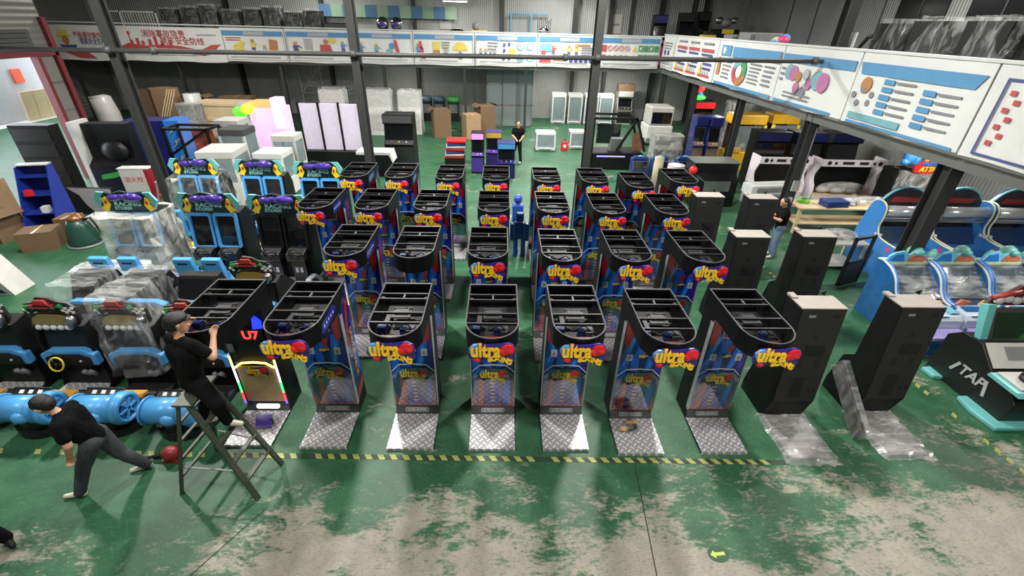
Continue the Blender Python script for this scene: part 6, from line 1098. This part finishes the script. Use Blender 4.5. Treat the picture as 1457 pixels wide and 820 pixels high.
# ------------------------------------------------------------------ things on the mezzanines
DZT = 3.42
t = thing('fence_panel', 'white wire fence panel standing on the back mezzanine above the slogan', 'fence', (-19.1, 27.6, DZT)); 
for (x0, x1, z0, z1) in ((-1.3, 1.3, 1.98, 2.04), (-1.3, 1.3, 1.3, 1.36), (-1.3, -1.24, 0, 2.04), (1.24, 1.3, 0, 2.04), (-.55, -.49, 0, 2.04)): B().box(x0, x1, -.03, .03, z0, z1).build('frame_bar', WHITE, t)
for k in range(12): B().box(-.4+k*.135, -.375+k*.135, -.015, .015, 1.36, 1.98).build('wire_bar', WHITE, t)
xs = [-17.4, -16.3, -15.3, -14.2, -13.1, -12.1, -11.0, -10.0]
for i, x in enumerate(xs): wrapped('black machine in clear film on the back mezzanine, %s in the row from the left' % ORD[i], (x, 28.2, DZT), (.92, .9, 2.25+.1*((i*7) % 3)), BLK, FILMD, 70+i)
t = thing('dark_box', 'dark box machine next to the column on the back mezzanine', 'box', (-8.6, 28.0, DZT)); B().box(-.7, .7, -.4, .4, 0, 1.75).build('body', BLK, t); B().box(-.7, .7, -.42, -.4, 1.4, 1.7).build('front_bar', DGREY, t)
# striped tarpaulin strung above the back mezzanine
t = thing('striped_tarp', 'blue and green striped sheet strung above the back mezzanine', 'tarpaulin', (-10.6, 31.0, 5.45)); sh = [M('tarp_blue', (70, 106, 140), .6), M('tarp_green', (120, 150, 124), .6), M('tarp_green2', (140, 166, 140), .6)]
for k in range(12): B().box(k*.66, k*.66+.655, -.01+.02*(k % 2), .01+.02*(k % 2), 0, .62).build('panel', sh[(0, 1, 0, 2)[k % 4]], t)
for i, x in enumerate((-6.35, -5.6)): t = thing('capsule_robot', ['shiny round-headed robot toy on the mezzanine, left of two', 'shiny round-headed robot toy on the mezzanine, right of two'][i], 'robot', (x, 28.0, DZT)); B().ball((0, 0, 1.75), (.34, .34, .34)).build('dome', CHROME, t); B().tube([(0, 0, 0), (0, 0, 1.0), (0, 0, 1.5)], [.3, .34, .26], 18).build('body', BLK2, t); B().ball((0, -.3, 1.72), (.2, .08, .1)).build('visor', PURP, t)
t = thing('steel_robot', 'grey wheeled robot with an orange lamp on the mezzanine rail', 'robot', (-1.2, 27.6, DZT)); B().box(-.5, .5, -.3, .3, 0, 1.5).build('base_cabinet', GREY, t); B().ball((-.2, 0, 1.75), (.2, .2, .22)).build('head', GREY, t); B().bar((-.2, 0, 1.7), (.4, 0, 1.75), .1, .1).build('arm', STEEL, t); B().box(-.4, .4, -.32, -.3, 1.5, 1.56).build('orange_lamp', M('orange_lit3', (255, 150, 40), .4, emit=1.5, var=0), t)
t = thing('moulded_chair', 'black moulded seat shell on the mezzanine', 'chair', (-2.4, 27.6, DZT)); B().ball((0, 0, 1.45), (.4, .3, .2)).build('shell', BLK2, t); B().cyl((0, 0, 0), (0, 0, 1.4), .06).build('stand', BLK2, t)
t = thing('folded_chairs', 'bundle of black folded stools on the mezzanine', 'stools', (2.2, 27.7, DZT)); [B().bar((.06*k-.2, .0, 0), (.1*k-.35, .0, 2.1+.08*(k % 3)), .05, .03).build('stool_leg', BLK2, t) for k in range(8)]; B().ball((0, 0, 1.6), (.25, .1, .2)).build('chrome_seat', CHROME, t)
for i, (x, w) in enumerate(((-3.4, .65), (6.8, .7))): t = thing('notice_sheet', ['white notice sheet on the wall left of the centre posters', 'white notice sheet on the wall above the prohibition poster'][i], 'notice', (x, 31.36, 4.95)); B().box(-w/2, w/2, -.02, 0, 0, 1.0).build('sheet', OFFW, t); B().box(-w*.3, w*.3, -.024, -.02, .4, .5).build('print_line', GREY, t)
t = thing('blue_doorway', 'light blue steel frame on the back mezzanine wall', 'frame', (1.75, 31.1, 3.42)); [B().box(x0, x1, -.05, .05, 0, z1).build('upright', M('frame_blue', (80, 150, 180), .4), t) for (x0, x1, z1) in ((-1.3, -1.2, 2.4), (-.1, 0, 2.4))]; B().box(-1.3, .9, -.05, .05, 2.4, 2.46).build('beam', MATS['frame_blue'], t)
upright('tall black cabinet with a lit pink panel on the back mezzanine', (8.5, 28.0, DZT), .7, 2.5, .6, BLK, M('pink_panel', (200, 80, 120), .4), NAVY); upright('tall bare black cabinet in the middle of three on the back mezzanine', (9.9, 28.0, DZT), .75, 2.62, .6, BLK, BLK2, BLK2); upright('black cabinet behind the silver machine on the back mezzanine', (11.0, 28.4, DZT), .6, 2.7, .6, BLK, BLK2, BLK2)
t = thing('silver_machine', 'black cabinet carrying a silver winged engine toy on the mezzanine', 'arcade machine', (11.7, 27.3, DZT)); B().box(-.6, .6, -.4, .4, 0, 1.9).build('body', BLK, t); B().ball((0, 0, 2.2), (.3, .25, .22)).build('engine', GREY, t); [B().ball((s*.4, 0, 2.3), (.22, .15, .16)).build('wing', STEEL, t) for s in (-1, 1)]; B().box(-.3, .3, -.42, -.4, 1.7, 1.9).build('yellow_plate', YEL, t)
t = thing('yellow_loader', 'small yellow toy loader on the mezzanine rail', 'toy', (10.3, 25.9, DZT)); B().box(-.35, .35, -.25, .25, 1.2, 1.65).build('body', YEL, t, bevel=.04); B().box(-.4, .4, -.3, .3, 0, 1.2).build('stand', BLK, t); B().box(-.2, .2, -.2, .2, 1.65, 1.8).build('cab', BLK2, t)
for i, (y, w, h) in enumerate(((20.6, 1.2, 1.75), (19.2, 1.3, 1.85))): t = thing('grey_case', ['flat grey equipment case on the right mezzanine, far one', 'grey equipment case with a dark end on the right mezzanine'][i], 'case', (9.6, y, DZT)); B().box(-.5, .5, -w/2, w/2, 0, h).build('case_body', GREY, t, bevel=.02); B().box(-.52, -.5, -w/2, -w/2+.3, 1.2, h-.05).build('dark_end', DGREY, t); B().box(-.52, -.5, -w/2+.35, w/2, h-.3, h-.25).build('trim', WHITE, t)
t = thing('toy_heap', 'small heap of pastel soft toys on the right mezzanine', 'toys', (9.6, 17.7, DZT+1.3)); [B().ball((.1*k-.2, .12*(k % 3), .2+.05*k), (.18, .2, .15), 10, 7).build('soft_toy', (SKYB, OFFW, PALEY, CRAB)[k % 4], t) for k in range(5)]
t = thing('toy_table', 'grey table holding the pastel toys on the right mezzanine', 'table', (9.6, 17.8, DZT)); B().box(-.5, .5, -.7, .7, 1.24, 1.3).build('table_top', GREY, t); [B().box(sx*.42-.03, sx*.42+.03, sy*.6-.03, sy*.6+.03, 0, 1.24).build('leg', GREY, t) for sx in (-1, 1) for sy in (-1, 1)]
t = thing('fan_stand', 'dark bent-arm stand by the column on the right mezzanine', 'stand', (9.6, 13.75, DZT)); B().tube([(0, 0, 0), (0, 0, 1.5), (.0, -.3, 1.85), (0, -.7, 1.95)], .05, 8).build('arm', BLK2, t); B().cyl((0, -.7, 1.8), (0, -.75, 2.0), .14, n=16).build('head', GREY, t); B().box(-.3, .3, -.3, .3, 0, .06).build('foot', BLK2, t)
for i, (y, w, h, d) in enumerate(((12.35, 1.05, 2.25, 1.0), (11.1, 1.25, 2.3, 1.1), (9.75, 1.25, 2.3, 1.1), (8.4, 1.2, 2.25, 1.1))): wrapped(['black machine in crumpled film on the right mezzanine, beside the column', 'black machine in crumpled film on the right mezzanine, second from the column', 'black machine in crumpled film on the right mezzanine, third from the column', 'black machine in film at the right edge of the mezzanine'][i], (9.75, y, DZT), (d, w, h), BLK, FILMD, 90+i, name='wrapped_machine')
t = thing('white_slab', 'white board leaning on a film-wrapped machine on the right mezzanine', 'board', (8.75, 12.9, DZT)); B().bar((0, 0, 0), (.15, .12, 1.95), .25, .03, up=(1, 0, 0)).build('board', WHITE, t); B().box(-.05, .12, -.12, .12, 0, .04).build('foot', OFFW, t)
for i, (y, w) in enumerate(((18.3, 2.2), (15.2, 2.4))): o = B().box(XR-.05, XR-.01, y-w/2, y+w/2, 5.4, 6.9).build('window_%d' % (i+1), M('dark_window', (16, 17, 18), .15), None); struct(o, 'dark window in the right wall'); B().box(XR-.07, XR-.05, y-.03, y+.03, 5.4, 6.9).build('window_bar', DGREY, o)
# switch box and conduit on the bench column
t = thing('switch_box', 'grey switch box with conduit on the bench column', 'switch box', (8.62, 12.86, 1.3)); B().box(-.1, .1, -.06, 0, 0, .3).build('box', M('switch_grey', (150, 152, 148), .5), t); B().cyl((.05, -.03, .3), (.05, -.03, 1.8), .012).build('conduit', GREY, t); B().box(-.12, .02, -.06, 0, -.35, -.2).build('socket', OFFW, t)

t = thing('steel_bin', 'round steel bin with a yellow rim between two front boxing machines', 'bin', (-3.08, 6.15, 0)); B().tube([(0, 0, 0), (0, 0, .02), (0, 0, .38)], [.13, .14, .16], 20).build('bin_body', GREY, t); B().torus((0, 0, .38), .16, .015, n=20).build('rim', M('rim_yellow', (196, 180, 70), .45), t); B().cyl((0, 0, .36), (0, 0, .37), .15, n=20).build('lid', OFFW, t)
carton('small tan carton on the floor left of the second boxing row', (-3.1, 8.1, 0), (.42, .45, .35), .2)
t = thing('green_mat', 'rolled green mat lying beside the second boxing row', 'mat', (-3.35, 7.5, 0), .3); B().cyl((-.3, 0, .1), (.3, 0, .1), .1, n=18).build('roll', M('mat_green', (60, 120, 62), .7), t); B().cyl((.3, 0, .1), (.305, 0, .1), .04, n=12).build('core', DGREY, t)
